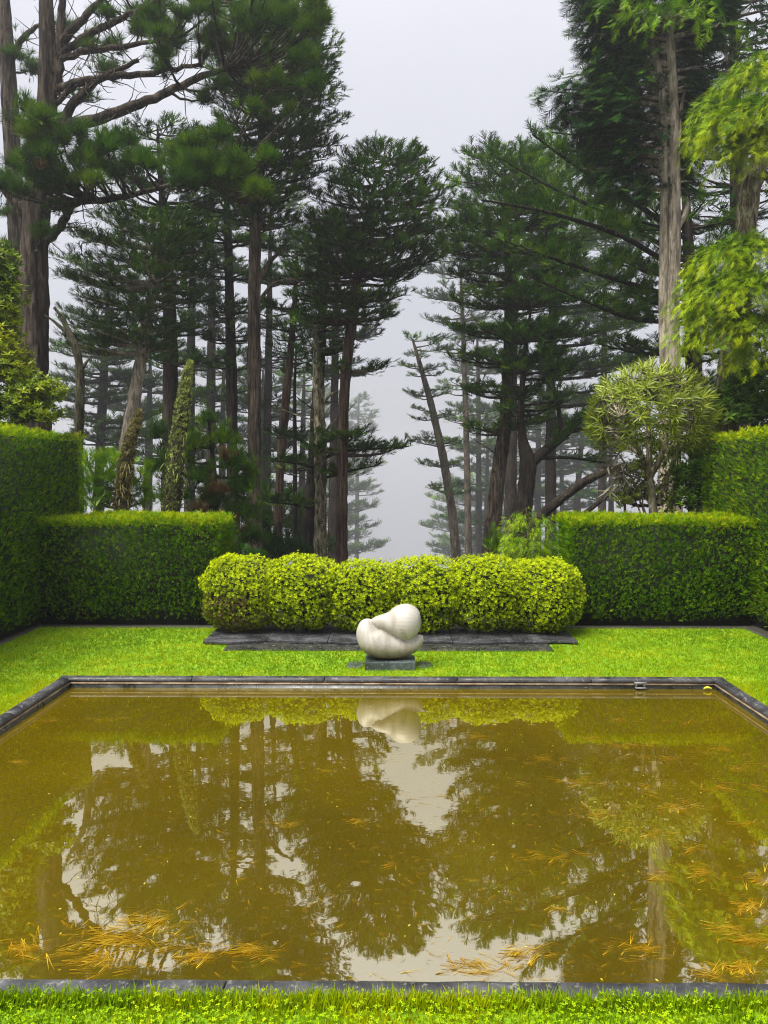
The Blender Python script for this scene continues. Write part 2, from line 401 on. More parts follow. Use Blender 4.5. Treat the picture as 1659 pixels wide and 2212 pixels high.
t.links.new(ms.outputs[0], t.nodes['Material Output'].inputs[0])
V, F = sheet([-PX - .03, PX + .03], [PY0 - .03, PY1 + .03], lambda x, y: 0 * x + WZ)
tag(add_mesh('water', V, F, M['water']), 'still murky olive pool water mirroring the trees', 'water', kind='structure')

# ------------------------------------------------------------------ foliage templates
def tri_blades(specs):
    """specs: (origin, direction, length, width) -> thin triangles"""
    V, F = [], []
    for o, d, L, w in specs:
        o = np.array(o, float); d = unit(np.array(d, float)); s = unit(np.cross(d, (0.13, 0.21, 1.0)))
        k = len(V); V += [o - s * w / 2, o + s * w / 2, o + d * L]; F.append((k, k + 1, k + 2))
    return np.array(V), np.array(F)

def spray_template(seed, n=5, w=0.10, curl=0.25):
    g = np.random.default_rng(seed); sp = [((0, 0, 0), (1, g.normal(0, .08), curl * 0.5), 1.0, w)]
    for i in range(n):
        for sgn in (-1, 1):
            x = 0.1 + 0.75 * i / n + g.uniform(0, .06)
            a = sgn * R(g.uniform(28, 50)); L = (1 - x) * 0.75 + 0.18
            sp.append(((x, 0, curl * .4 * x), (math.cos(a), math.sin(a), g.uniform(-.1, curl + .2)), L * g.uniform(.7, 1.1), w * .9))
    return tri_blades(sp)

def tuft_template(seed, n=14, spread=45, w=0.07):
    g = np.random.default_rng(seed); sp = []
    for i in range(n):
        a = i * 2.4; b = R(spread) * math.sqrt((i + .5) / n)
        sp.append(((g.uniform(-.25, .1), 0, 0), (math.cos(b), math.sin(b) * math.cos(a), math.sin(b) * math.sin(a)), g.uniform(.75, 1.1), w))
    return tri_blades(sp)

def leaf_strip(o, d, up, L, w, droop=0.3, seg=3, fold=0.15):
    """one pointed leaf as quads"""
    o = np.array(o, float); d = unit(np.array(d, float)); s = unit(np.cross(np.array(up, float), d)); nrm = np.cross(d, s)
    V, F = [], []
    for i in range(seg + 1):
        q = i / seg; ww = w * (math.sin(math.pi * (0.12 + 0.88 * q)) ** 0.8 if q < 1 else 0.04)
        c = o + d * L * q - nrm * droop * L * q * q
        V += [c - s * ww / 2, c + s * ww / 2]
    for i in range(seg): F.append((2 * i, 2 * i + 1, 2 * i + 3, 2 * i + 2))
    return np.array(V), np.array(F)

def rosette_template(seed, n=7, ang=(25, 75), w=0.42, droop=0.25, seg=2, stalk=0.0):
    g = np.random.default_rng(seed); V, F, k = [], [], 0
    for i in range(n):
        a = i * 2.4 + g.uniform(-.3, .3); b = R(ang[0] + (ang[1] - ang[0]) * (i + .5) / n)
        rad = np.array((0, math.cos(a), math.sin(a)))
        d = np.array((math.cos(b), 0, 0)) + rad * math.sin(b)
        up = np.array((math.sin(b), 0, 0)) - rad * math.cos(b)
        v, f = leaf_strip((stalk * g.uniform(-1, .2), 0, 0), d, up, g.uniform(.75, 1.1), w, droop, seg)
        V.append(v); F.append(f + k); k += len(v)
    return np.concatenate(V), np.concatenate(F)

T_SPRAY = [spray_template(i) for i in range(3)]
T_SPRAY_FINE = [spray_template(i + 20, 8, 0.055, 0.1) for i in range(3)]
T_WHIP = [spray_template(i + 60, 3, 0.05, 0.0) for i in range(3)]
T_FEATHER = [spray_template(i + 80, 6, 0.042, 0.05) for i in range(3)]
T_TUFT = [tuft_template(i, 16, 48, .062) for i in range(3)]
T_SPRIG = [spray_template(i + 40, 2, 0.15, 0.3) for i in range(3)]
T_ROS = [rosette_template(i, 6) for i in range(3)]
T_ROS_BIG = [rosette_template(i + 9, 7, (20, 85), 0.30, 0.3) for i in range(3)]
T_STRAP = [rosette_template(i + 5, 11, (15, 85), 0.105, 0.16, 3, 0.2) for i in range(3)]

def foliage(name, tmpl, pos, fwd, up, scale, tint, mat, parent=None):
    pos = np.asarray(pos); n = len(pos); k = len(tmpl); A = []
    off = 0; Vs, Fs, Ts = [], [], []
    for i, (tv, tf) in enumerate(tmpl):
        sl = slice(i, None, k)
        if len(pos[sl]) == 0: continue
        V, F, T = scatter(tv, tf, pos[sl], np.asarray(fwd)[sl], np.broadcast_to(up, (n, 3))[sl], np.broadcast_to(scale, (n,))[sl], np.broadcast_to(tint, (n,))[sl])
        Vs.append(V); Fs.append(F + off); Ts.append(T); off += len(V)
    T = np.concatenate(Ts)
    T = np.clip(T + RNG.normal(0, 0.09, len(T)), 0, 1)
    return add_mesh(name, np.concatenate(Vs), np.concatenate(Fs), mat, parent, T)

# ------------------------------------------------------------------ lawn grass and clover
def lumps(x, y, seed, f=1.0):           # cheap smooth 2-D noise
    g = np.random.default_rng(seed); o = 0
    for i in range(6):
        a = g.uniform(0, 6.28); k = f * g.uniform(.6, 2.6); o = o + np.sin((x * math.cos(a) + y * math.sin(a)) * k + g.uniform(0, 6.28))
    return o / 6

def in_lawn(x, y):
    return (np.abs(x) < LX) & (y < LY1) & ~((np.abs(x) < OX - 0.008) & (y > PY0 - CW + 0.008) & (y < PY1 + CW - 0.008))

PAVE = dict(low=(-1.88, 1.82, 8.49, 9.0), up=(-2.18, 2.16, 8.80, 9.62))
def off_paving(x, y):
    a = PAVE['low']; b = PAVE['up']
    pl = (np.abs(x + 0.0) < 0.245) & (y > 7.64) & (y < 8.02)
    return ~((x > a[0]) & (x < a[1]) & (y > a[2]) & (y < a[3])) & ~((x > b[0]) & (x < b[1]) & (y > b[2])) & ~pl

blade_t = []
for i in range(3):
    g = np.random.default_rng(i + 70)
    sp = [((g.normal(0, .25), g.normal(0, .25), 0), (g.normal(0, .5), g.normal(0, .5), 1), g.uniform(.7, 1.2), .16) for _ in range(4)]
    blade_t.append(tri_blades(sp))
def grass_patch(n, x0, x1, y0, y1, h, seed):
    g = np.random.default_rng(seed)
    x = g.uniform(x0, x1, n); y = g.uniform(y0, y1, n)
    ok = in_lawn(x, y) & off_paving(x, y); x = x[ok]; y = y[ok]; n = len(x)
    yel = lumps(x, y, 3, 1.6) * .42 + lumps(x, y, 5, 7) * .26 + lumps(x, y, 6, 22) * .16
    edge = np.exp(-np.maximum(np.minimum(np.abs(y - PY1 - CW) + 5 * (np.abs(x) > OX), np.abs(np.abs(x) - OX) + 5 * (y > PY1)), 0) / 0.10)
    tint = np.clip(.50 + yel + edge * .4 + g.normal(0, .13, n), 0, 1)
    a = g.uniform(0, 6.28, n)
    return np.stack([x, y, np.full(n, .002)], 1), np.stack([np.cos(a), np.sin(a), 0 * a], 1), g.uniform(.7, 1.25, n) * h, tint
P, Fw, Sc, Ti = [], [], [], []
for args in ((50000, -LX, LX, PY1, LY1, .030, 1), (15000, -LX, -OX + .1, 4.9, PY1, .030, 2), (15000, OX - .1, LX, 4.9, PY1, .030, 3), (30000, -2.6, 2.6, 2.0, PY0 - CW + .03, .030, 4), (5000, -3.4, 3.4, PY0 - CW - .04, PY0 - CW + .008, .055, 5)):
    a, b, c_, d = grass_patch(*args); P.append(a); Fw.append(b); Sc.append(c_); Ti.append(d)
gr = foliage('grass', blade_t, np.concatenate(P), np.concatenate(Fw), np.array([0, 0, 1.0]), np.concatenate(Sc), np.concatenate(Ti), M['grass'])
tag(gr, 'short bright green grass blades covering the lawn', 'grass', kind='stuff')

# clover in the foreground strip
def clover_t(seed):
    g = np.random.default_rng(seed); V, F = [], []
    for i in range(3):
        a = i * 2.094 + g.uniform(-.2, .2); d = np.array((math.cos(a), math.sin(a), 0)); s = np.array((-math.sin(a), math.cos(a), 0))
        k = len(V); z = g.uniform(-.12, .2)
        for (f, w) in ((0, 0), (.45, .34), (.85, .36), (1.0, 0), (.85, -.36), (.45, -.34)):
            V.append(d * f * .75 + s * w * .75 + np.array((0, 0, z * f)))
        F += [(k, k + 1, k + 2), (k, k + 2, k + 3), (k, k + 3, k + 4), (k, k + 4, k + 5)]
    return np.array(V), np.array(F)
n = 15000; g = np.random.default_rng(11)
x = g.uniform(-2.7, 2.7, n); y = g.uniform(2.0, PY0 - CW + .02, n)
keep = g.uniform(0, 1, n) < np.clip(.75 + .5 * lumps(x, y, 8, 2.5), .15, 1); x = x[keep]; y = y[keep]; n = len(x)
a = g.uniform(0, 6.28, n)
up = np.stack([g.normal(0, .3, n), g.normal(-.25, .3, n), np.ones(n)], 1)
fo = foliage('clover', [clover_t(i) for i in range(3)], np.stack([x, y, g.uniform(.016, .048, n)], 1), np.stack([np.cos(a), np.sin(a), 0 * a], 1), up, g.uniform(.007, .0125, n), np.clip(.5 + .3 * lumps(x, y, 9, 3) + g.normal(0, .2, n), 0, 1), M['clover'])
tag(fo, 'bright clover leaves carpeting the strip of lawn before the pool', 'clover', kind='stuff')

# ------------------------------------------------------------------ hedges
def hedge(name, label, x0, x1, y0, y1, z1, faces, dens, seed, tone=0.45):
    g = np.random.default_rng(seed)
    root = thing(name, label, 'hedge', ((x0 + x1) / 2, (y0 + y1) / 2, 0), 'clipped hedges framing the lawn')
    ins = 0.05
    V, F = box(x0 + ins, x1 - ins, y0 + ins, y1 - ins, 0.0, z1 - ins - .02)
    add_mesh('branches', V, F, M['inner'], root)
    P, D, U, Sz, T = [], [], [], [], []
    for f in faces:
        if f == 'top':
            n = int((x1 - x0) * (y1 - y0) * dens * (1.3 if z1 < 2 else .55))
            p = np.stack([g.uniform(x0, x1, n), g.uniform(y0, y1, n), np.full(n, z1)], 1); nor = np.array([0, 0, 1.0])
        elif f in '-y+y':
            n = int((x1 - x0) * z1 * dens); yy = y0 if f == '-y' else y1
            p = np.stack([g.uniform(x0, x1, n), np.full(n, yy), g.uniform(.05, z1, n)], 1); nor = np.array([0, -1.0 if f == '-y' else 1.0, 0])
        else:
            n = int((y1 - y0) * z1 * dens); xx = x0 if f == '-x' else x1
            p = np.stack([np.full(n, xx), g.uniform(y0, y1, n), g.uniform(.05, z1, n)], 1); nor = np.array([-1.0 if f == '-x' else 1.0, 0, 0])
        wob = lumps(p[:, 0] + p[:, 1], p[:, 2] * 1.3, seed + 1, 2.2) * .035 + lumps(p[:, 0] + p[:, 1], p[:, 2], seed + 2, 9) * .02
        under = np.clip((.22 - p[:, 2]) / .22, 0, 1) * (0 if f == 'top' else 1)
        p = p + nor * (wob + g.uniform(-.08, .02, n) + (g.uniform(0, 1, n) < .025) * g.uniform(0, .07, n) - under * .09)[:, None]
        d = nor * .55 + g.normal(0, .38, (n, 3)) + np.array([0, 0, .75 if f != 'top' else .2])
        young = np.clip((p[:, 2] - (z1 - .16)) / .16, 0, 1) ** 1.5  # top sprigs yellower: fresh tips, with the sky-lit look put into the tint
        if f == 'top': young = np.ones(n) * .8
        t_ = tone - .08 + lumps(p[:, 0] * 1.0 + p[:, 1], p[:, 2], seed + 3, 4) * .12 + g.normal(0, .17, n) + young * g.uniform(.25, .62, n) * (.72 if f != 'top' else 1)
        P.append(p); D.append(d); U.append(np.broadcast_to(nor, (n, 3)) + g.normal(0, .5, (n, 3))); Sz.append(g.uniform(.036, .072, n) * (1 + .35 * young)); T.append(t_)
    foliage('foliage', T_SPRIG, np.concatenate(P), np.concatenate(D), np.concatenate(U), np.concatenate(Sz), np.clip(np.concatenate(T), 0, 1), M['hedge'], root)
    return root
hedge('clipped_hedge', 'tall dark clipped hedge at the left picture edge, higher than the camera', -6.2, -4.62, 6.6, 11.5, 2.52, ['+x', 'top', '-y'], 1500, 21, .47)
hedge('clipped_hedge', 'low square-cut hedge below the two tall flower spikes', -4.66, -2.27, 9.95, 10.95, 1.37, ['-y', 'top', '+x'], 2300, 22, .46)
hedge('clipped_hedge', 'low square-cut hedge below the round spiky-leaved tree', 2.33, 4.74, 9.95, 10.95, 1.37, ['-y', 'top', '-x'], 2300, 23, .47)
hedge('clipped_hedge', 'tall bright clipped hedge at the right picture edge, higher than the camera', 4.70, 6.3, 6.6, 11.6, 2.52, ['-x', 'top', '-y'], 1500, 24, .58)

# ------------------------------------------------------------------ golden bushes
def lumpy_ball(c, rx, ry, rz, seed, amp=.06, nu=28, nv=18):
    V, F = [], []
    for j in range(nv + 1):
        th = math.pi * j / nv
        for i in range(nu):
            ph = 2 * math.pi * i / nu
            d = np.array((math.sin(th) * math.cos(ph), math.sin(th) * math.sin(ph), math.cos(th)))
            k = 1 + amp * lumps(np.array(ph * 1.5), np.array(th * 2), seed, 2)
            V.append(np.array(c) + d * np.array((rx, ry, rz)) * k)
    for j in range(nv):
        for i in range(nu):
            F.append((j * nu + i, j * nu + (i + 1) % nu, (j + 1) * nu + (i + 1) % nu, (j + 1) * nu + i))
    return np.array(V), np.array(F)

def superdir(g, n, zmin=-.92):
    d = unit(g.normal(0, 1, (n * 2, 3))); d = d[d[:, 2] > zmin][:n]
    return d
BX = [(-1.86, .41), (-1.10, .42), (-.34, .43), (.43, .41), (1.17, .43), (1.87, .43)]
BL = ['leftmost golden-green clipped bush with bronzed leaves on its lower front', 'second golden-green clipped bush from the left, above the dark paving',
      'third golden-green clipped bush from the left, just left of the white sculpture', 'golden-green clipped bush directly behind the white marble sculpture',
      'fifth golden-green clipped bush from the left, beneath the small weeping conifer', 'rightmost golden-green clipped bush touching the low hedge']
for i, ((bx, br), lab) in enumerate(zip(BX, BL)):
    g = np.random.default_rng(100 + i)
    by = 9.58; hz = .435 + .02 * math.sin(i * 2.1); c = np.array((bx, by, hz + .06))
    rad = np.array((br + .05, .54, hz * (1 + .045 * math.sin(i * 2.7 + 1))))
    root = thing('golden_bush', lab, 'bush', (bx, by, 0), 'row of clipped golden bushes')
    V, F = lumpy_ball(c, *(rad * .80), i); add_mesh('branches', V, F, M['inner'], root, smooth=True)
    st = Acc()
    for k in range(5):
        a = k * 1.3; q = np.array((bx + .12 * math.cos(a), by - .12 + .12 * math.sin(a), 0)); st.add(*tube([q, q + (.05 * math.cos(a), -.03, .2), q + (.14 * math.cos(a), 0, .45)], [.016, .014, .01], 6))
    st.build('stems', M['bark_dark'], root, True)
    n = 6000; d = superdir(g, n); d = d[d[:, 1] < .25]
    e = unit(np.sign(d) * np.abs(d) ** .78)          # slightly boxy
    d2 = e / np.linalg.norm(e, axis=1, keepdims=True)
    lump = 1 + .085 * lumps(d[:, 0] * 3 + i * 7, d[:, 2] * 3 + d[:, 1], 30 + i, 2.2) + g.uniform(-.14, .04, len(d)) + (g.uniform(0, 1, len(d)) < .08) * g.uniform(0, .10, len(d)) * (d[:, 2] > .0)
    sq = (np.abs(d[:, 0]) ** 2.9 + np.abs(d[:, 1]) ** 2.9 + np.abs(d[:, 2]) ** 2.9) ** (-1 / 2.9)
    p = c + d * sq[:, None] * rad * lump[:, None]
    p[:, 2] = np.maximum(p[:, 2], .05 + g.uniform(0, .05, len(p)))
    fw = d + np.array((0, 0, .35)) + g.normal(0, .25, (len(d), 3))
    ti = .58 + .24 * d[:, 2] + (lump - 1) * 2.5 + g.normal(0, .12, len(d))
    if i == 0:
        br_ = (d[:, 2] < .1) & (d[:, 0] < .35) & (g.uniform(0, 1, len(d)) < .62); ti = np.where(br_, g.uniform(0, .25, len(d)), np.maximum(ti, .35))
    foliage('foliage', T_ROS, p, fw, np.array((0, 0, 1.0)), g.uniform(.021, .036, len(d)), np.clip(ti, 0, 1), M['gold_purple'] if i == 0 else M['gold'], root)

# ------------------------------------------------------------------ paving under the bushes
def slab_mesh(name, poly, z0, z1, mat, parent, bev=.006, jit=.0):
    import bmesh
    bm = bmesh.new(); loc = np.array(parent.location)
    vs = [bm.verts.new((x - loc[0], y - loc[1], z1 - loc[2])) for x, y in poly]
    f = bm.faces.new(vs); f.normal_update()
    if f.normal.z < 0: f.normal_flip()
    ex = bmesh.ops.extrude_face_region(bm, geom=[f])
    for v in [e for e in ex['geom'] if isinstance(e, bmesh.types.BMVert)]: v.co.z = z0 - loc[2]
    bmesh.ops.recalc_face_normals(bm, faces=bm.faces)
    bmesh.ops.bevel(bm, geom=[e for e in bm.edges], offset=bev, segments=2, affect='EDGES', profile=.5)
    me = bpy.data.meshes.new(name); bm.to_mesh(me); bm.free(); me.materials.append(mat)
    return link(bpy.data.objects.new(name, me), parent)
lo = thing('slate_path', 'dark wet slate paving set in the lawn behind the sculpture', 'paving', (0, 8.6, 0))
a = PAVE['low']; xs_ = [a[0], a[0] + .62, -.3, .72, 1.62, a[1]]
for i in range(5):
    sk0 = 0 if i == 0 else .03 * (-1) ** i; sk1 = 0 if i == 4 else .03 * (-1) ** (i + 1)
    if i == 4: sk0 = -.10
    if i == 3: sk1 = -.10
    slab_mesh('slab', [(xs_[i] + .003 - sk0, a[2]), (xs_[i + 1] - .003 - sk1, a[2]), (xs_[i + 1] - .003 + sk1, a[3]), (xs_[i] + .003 + sk0, a[3])], -.06, .018, M['slate_wet'], lo, .004)
g = np.random.default_rng(77); n = 130
fo = foliage('fallen_leaf_litter', [leaf_strip((0, 0, 0), (1, 0, 0), (0, 0, 1), 1, .3, .05, 2)], np.stack([g.uniform(a[0] + .1, a[1] - .1, n), g.uniform(a[2] + .03, a[3] - .15, n), np.full(n, .0215)], 1), np.stack([np.ones(n), g.normal(0, .7, n), 0 * g.uniform(0, 1, n)], 1), np.array((0, 0, 1.0)), g.uniform(.02, .07, n), g.uniform(0, 1, n), M['strap_dead'])
tag(fo, 'small dry leaves scattered on the wet slate paving', 'leaf litter', kind='stuff')
upk = thing('slate_kerb', 'raised slate edging with a wavy front under the golden bushes', 'stone edging', (0, 9.1, 0))
b = PAVE['up']; nseg = 6; xs_ = np.linspace(b[0], b[1], nseg + 1)
for i in range(nseg):
    fr_ = []
    for k in range(9):
        xx = xs_[i] + .002 + (xs_[i + 1] - xs_[i] - .004) * k / 8
        fr_.append((xx, b[2] + .045 * math.sin(xx * 4.1 + .6) + .025 * math.sin(xx * 9 + 2)))
    slab_mesh('kerb_stone', fr_ + [(xs_[i + 1] - .002, b[3]), (xs_[i] + .002, b[3])],   .0185, .050, M['slate'], upk, .006)
M['timber'] = noise_mat('weathered_timber', [(0.035, 0.033, 0.028), (0.085, 0.08, 0.07)], (4, 4, 20), bump=.3)
for nm, lab, bxx in (('lawn_edging', 'thin weathered timber board edging the lawn by the left tall hedge', (-LX - .045, -LX, 5.0, LY1 + .02)), ('lawn_edging', 'thin weathered timber board edging the lawn by the right tall hedge', (LX, LX + .035, 5.0, LY1 + .02))):
    V, F = box(*bxx, -.05, .030); o = add_mesh(nm, V, F, M['timber']); tag(o, lab, 'lawn edging')
V, F = box(-LX, LX, LY1 + .003, LY1 + .03, -.05, .018); tag(add_mesh('lawn_edging', V, F, M['timber']), 'thin board along the back of the lawn, under the low hedges', 'lawn edging')

# ------------------------------------------------------------------ sculpture on its plinth
m, t, p = new_mat('weathered_marble'); M['marble'] = m
c = t.nodes.new('ShaderNodeTexCoord'); mp = t.nodes.new('ShaderNodeMapping'); mp.inputs['Rotation'].default_value = (0, R(22), 0); mp.inputs['Scale'].default_value = (8, 6, 2.0)
t.links.new(c.outputs['Object'], mp.inputs[0])
n1 = t.nodes.new('ShaderNodeTexNoise'); n1.inputs['Scale'].default_value = 1; n1.inputs['Detail'].default_value = 6; n1.inputs['Distortion'].default_value = 1.4
t.links.new(mp.outputs[0], n1.inputs['Vector'])
r = t.nodes.new('ShaderNodeValToRGB'); r.color_ramp.elements[0].position = .30; r.color_ramp.elements[0].color = (.265, .235, .19, 1)
r.color_ramp.elements[1].position = .56; r.color_ramp.elements[1].color = (.35, .335, .30, 1)
t.links.new(n1.outputs[0], r.inputs[0])
sz = t.nodes.new('ShaderNodeSeparateXYZ'); t.links.new(c.outputs['Object'], sz.inputs[0])
n2 = t.nodes.new('ShaderNodeTexNoise'); n2.inputs['Scale'].default_value = 14; n2.inputs['Detail'].default_value = 6; t.links.new(c.outputs['Object'], n2.inputs['Vector'])
ma = t.nodes.new('ShaderNodeMath'); ma.operation = 'MULTIPLY_ADD'; ma.inputs[1].default_value = .16; t.links.new(n2.outputs[0], ma.inputs[0]); t.links.new(sz.outputs[2], ma.inputs[2])
r2 = t.nodes.new('ShaderNodeValToRGB'); r2.color_ramp.elements[0].position = .09; r2.color_ramp.elements[0].color = (1, 1, 1, 1); r2.color_ramp.elements[1].position = .26; r2.color_ramp.elements[1].color = (0, 0, 0, 1)
t.links.new(ma.outputs[0], r2.inputs[0])
mm = t.nodes.new('ShaderNodeMix'); mm.data_type = 'RGBA'; mm.inputs[7].default_value = (.13, .10, .03, 1)
t.links.new(r2.outputs[0], mm.inputs[0]); t.links.new(r.outputs[0], mm.inputs[6]); t.links.new(mm.outputs[2], p.inputs['Base Color'])
p.inputs['Roughness'].default_value = .42; p.inputs['Specular IOR Level'].default_value = .35
bpn = t.nodes.new('ShaderNodeBump'); bpn.inputs['Strength'].default_value = .12; bpn.inputs['Distance'].default_value = .01
t.links.new(n1.outputs[0], bpn.inputs['Height']); t.links.new(bpn.outputs[0], p.inputs['Normal'])

PLX0, PLX1 = at(788, 1440, 7.66)[0], at(897.5, 1440, 7.66)[0]
SX = (at(767, 1380, 7.8)[0] + at(917, 1380, 7.8)[0]) / 2
pl = thing('stone_plinth', 'low blue-grey stone block under the white sculpture', 'plinth', ((PLX0 + PLX1) / 2, 7.8, 0))
slab_mesh('block', [(PLX0, 7.66), (PLX1, 7.66), (PLX1, 7.99), (PLX0, 7.99)], -.05, .085, M['slate_blue'], pl, .006)
for lab, pts in (('flat grey stone flag lying left of the plinth', [(-.47, 7.80), (-.42, 7.74), (-.30, 7.745), (-.28, 7.83), (-.275, 7.98), (-.44, 7.985)]), ('flat grey stone flag lying right of the plinth', [(.265, 7.83), (.28, 7.76), (.40, 7.80), (.435, 7.86), (.41, 7.97), (.27, 7.985)])):
    ro = thing('stone_flag', lab, 'stone', (pts[0][0], pts[0][1], 0)); slab_mesh('flag', pts, -.03, .016, M['slate_blue'], ro, .008)

def swept(spine, name, mat, parent, depth, n=28):
    """spine: (x, z, r) -> smooth body with elliptical sections and rounded ends"""
    s = np.array(spine, float); d = np.r_[0, np.cumsum(np.linalg.norm(np.diff(s[:, :2], axis=0), axis=1))]
    tt = np.linspace(0, d[-1], 46)
    # Catmull-Rom-like smooth interpolation
    def interp(col):
        y = s[:, col]; mder = np.gradient(y, d); o = []
        for q in tt:
            i = min(max(np.searchsorted(d, q) - 1, 0), len(d) - 2); h = d[i + 1] - d[i]; k = (q - d[i]) / h
            o.append((2 * k ** 3 - 3 * k * k + 1) * y[i] + (k ** 3 - 2 * k * k + k) * h * mder[i] + (-2 * k ** 3 + 3 * k * k) * y[i + 1] + (k ** 3 - k * k) * h * mder[i + 1])
        return np.array(o)
    X, Z, Rr = interp(0), interp(1), np.maximum(interp(2), .002)
    tx, tz = np.gradient(X), np.gradient(Z); l = np.hypot(tx, tz); nx, nz = -tz / l, tx / l
    V = []
    for i in range(len(tt)):
        for j in range(n):
            a_ = 2 * math.pi * j / n
            V.append((X[i] + nx[i] * Rr[i] * math.cos(a_), Rr[i] * depth * math.sin(a_), Z[i] + nz[i] * Rr[i] * math.cos(a_)))
    F = [(i * n + j, i * n + (j + 1) % n, (i + 1) * n + (j + 1) % n, (i + 1) * n + j) for i in range(len(tt) - 1) for j in range(n)]
    return np.array(V), np.array(F)
sc_root = thing('marble_sculpture', 'white marble abstract sculpture of two nested rounded forms', 'sculpture', (SX, 7.83, .083))
kz = .672e-3
def zp(lst): return [((x - 828) * kz, (1000 - y) * kz, r_ * kz) for x, y, r_ in lst]
low = zp([(530, 377, 3), (518, 392, 34), (494, 434, 98), (484, 505, 152), (500, 592, 195), (566, 688, 232), (700, 760, 231), (850, 797, 201), (980, 806, 175), (1090, 793, 151), (1190, 752, 124), (1262, 700, 96), (1300, 662, 62), (1320, 640, 34), (1330, 630, 4)])
upl = zp([(x_, y_ + (3 if r_ > 90 else 0), r_ * (1.035 if r_ > 90 else 1)) for x_, y_, r_ in [(520, 384, 3), (556, 398, 42), (610, 405, 80), (685, 412, 112), (760, 412, 132), (830, 414, 168), (900, 410, 214), (975, 406, 248), (1050, 406, 265), (1130, 407, 258), (1200, 410, 224), (1255, 414, 172), (1290, 417, 112), (1306, 419, 50), (1311, 420, 4)]])
sv, sf, k = [], [], 0
for nm, sp, dp in (('lower_form', low, 1.05), ('upper_form', upl, .98)):
    V, F = swept(sp, nm, M['marble'], sc_root, dp)
    sv.append(V + np.array((SX, 7.83 + (.0 if nm == 'lower_form' else -.014), .083 - .004 - (.0 if nm == 'lower_form' else .006)))); sf.append(F + k); k += len(V)
o = add_mesh('stone_body', np.concatenate(sv), np.concatenate(sf), M['marble'], sc_root, smooth=True)
md = o.modifiers.new('union', 'REMESH'); md.mode = 'VOXEL'; md.voxel_size = .0055; md.use_smooth_shade = True
md = o.modifiers.new('soften', 'SMOOTH'); md.factor = .5; md.iterations = 4

# ------------------------------------------------------------------ conifers
def branch_foliage(g, limbs, dens=6.0, blen=.6, step=.16, upt=.2, s0=.25, hang=0.0):
    """limbs: list of polylines (k,3) -> spray positions, directions"""
    P, D = [], []
    for L in limbs:
        seg = np.linalg.norm(np.diff(L, axis=0), axis=1); tot = seg.sum(); cum = np.r_[0, np.cumsum(seg)] / tot
        nb = max(5, int(tot * dens)); s = s0 + (1 - s0) * np.sort(g.uniform(0, 1, nb)) ** .8
        base = np.stack([np.interp(s, cum, L[:, i]) for i in range(3)], 1)
        tg = unit(np.stack([np.interp(np.minimum(s + .08, 1), cum, L[:, i]) - np.interp(np.maximum(s - .08, 0), cum, L[:, i]) for i in range(3)], 1))
        side = np.where(np.arange(nb) % 2, 1.0, -1.0)
        perp = unit(np.cross(tg, np.array((0, 0, 1.0)) + g.normal(0, .15, (nb, 3))))
        a = g.uniform(R(20), R(75), nb)
        d = unit(tg * np.cos(a)[:, None] + perp * (side * np.sin(a))[:, None] + np.array((0, 0, 1.0)) * (g.normal(upt * .4, .09, nb))[:, None] - np.array((0, 0, hang * .5)))
        lb = (.22 * max(1, step / .17) + blen * (1 - s) * min(tot, 3.0 * max(1, step / .17)) * .55) * g.uniform(.6, 1.2, nb)
        for b_, dd, l_ in zip(base, d, lb):
            k = max(2, int(l_ / step)); q = (np.arange(k) + .3) / k
            P.append(b_ + dd * (q * l_)[:, None] + g.normal(0, .03, (k, 3)) - np.array((0, 0, 1.0)) * (hang * l_ * q * q)[:, None])
            D.append(dd + g.normal(0, .35, (k, 3)) * np.array((1, 1, .6)) + np.array((0, 0, upt)) - np.array((0, 0, hang * 1.6)) * q[:, None])
    return np.concatenate(P), np.concatenate(D)

def make_limb(g, p0, p1, sag=.08, n=6, wob=.04):
    t_ = np.linspace(0, 1, n)[:, None]; L = np.linalg.norm(p1 - p0)
    P = p0 + (p1 - p0) * t_
    P[:, 2] += -sag * L * np.sin(math.pi * t_[:, 0]) ** 1.0
    P[1:-1] += g.normal(0, wob * L / n, (n - 2, 3))
    return P

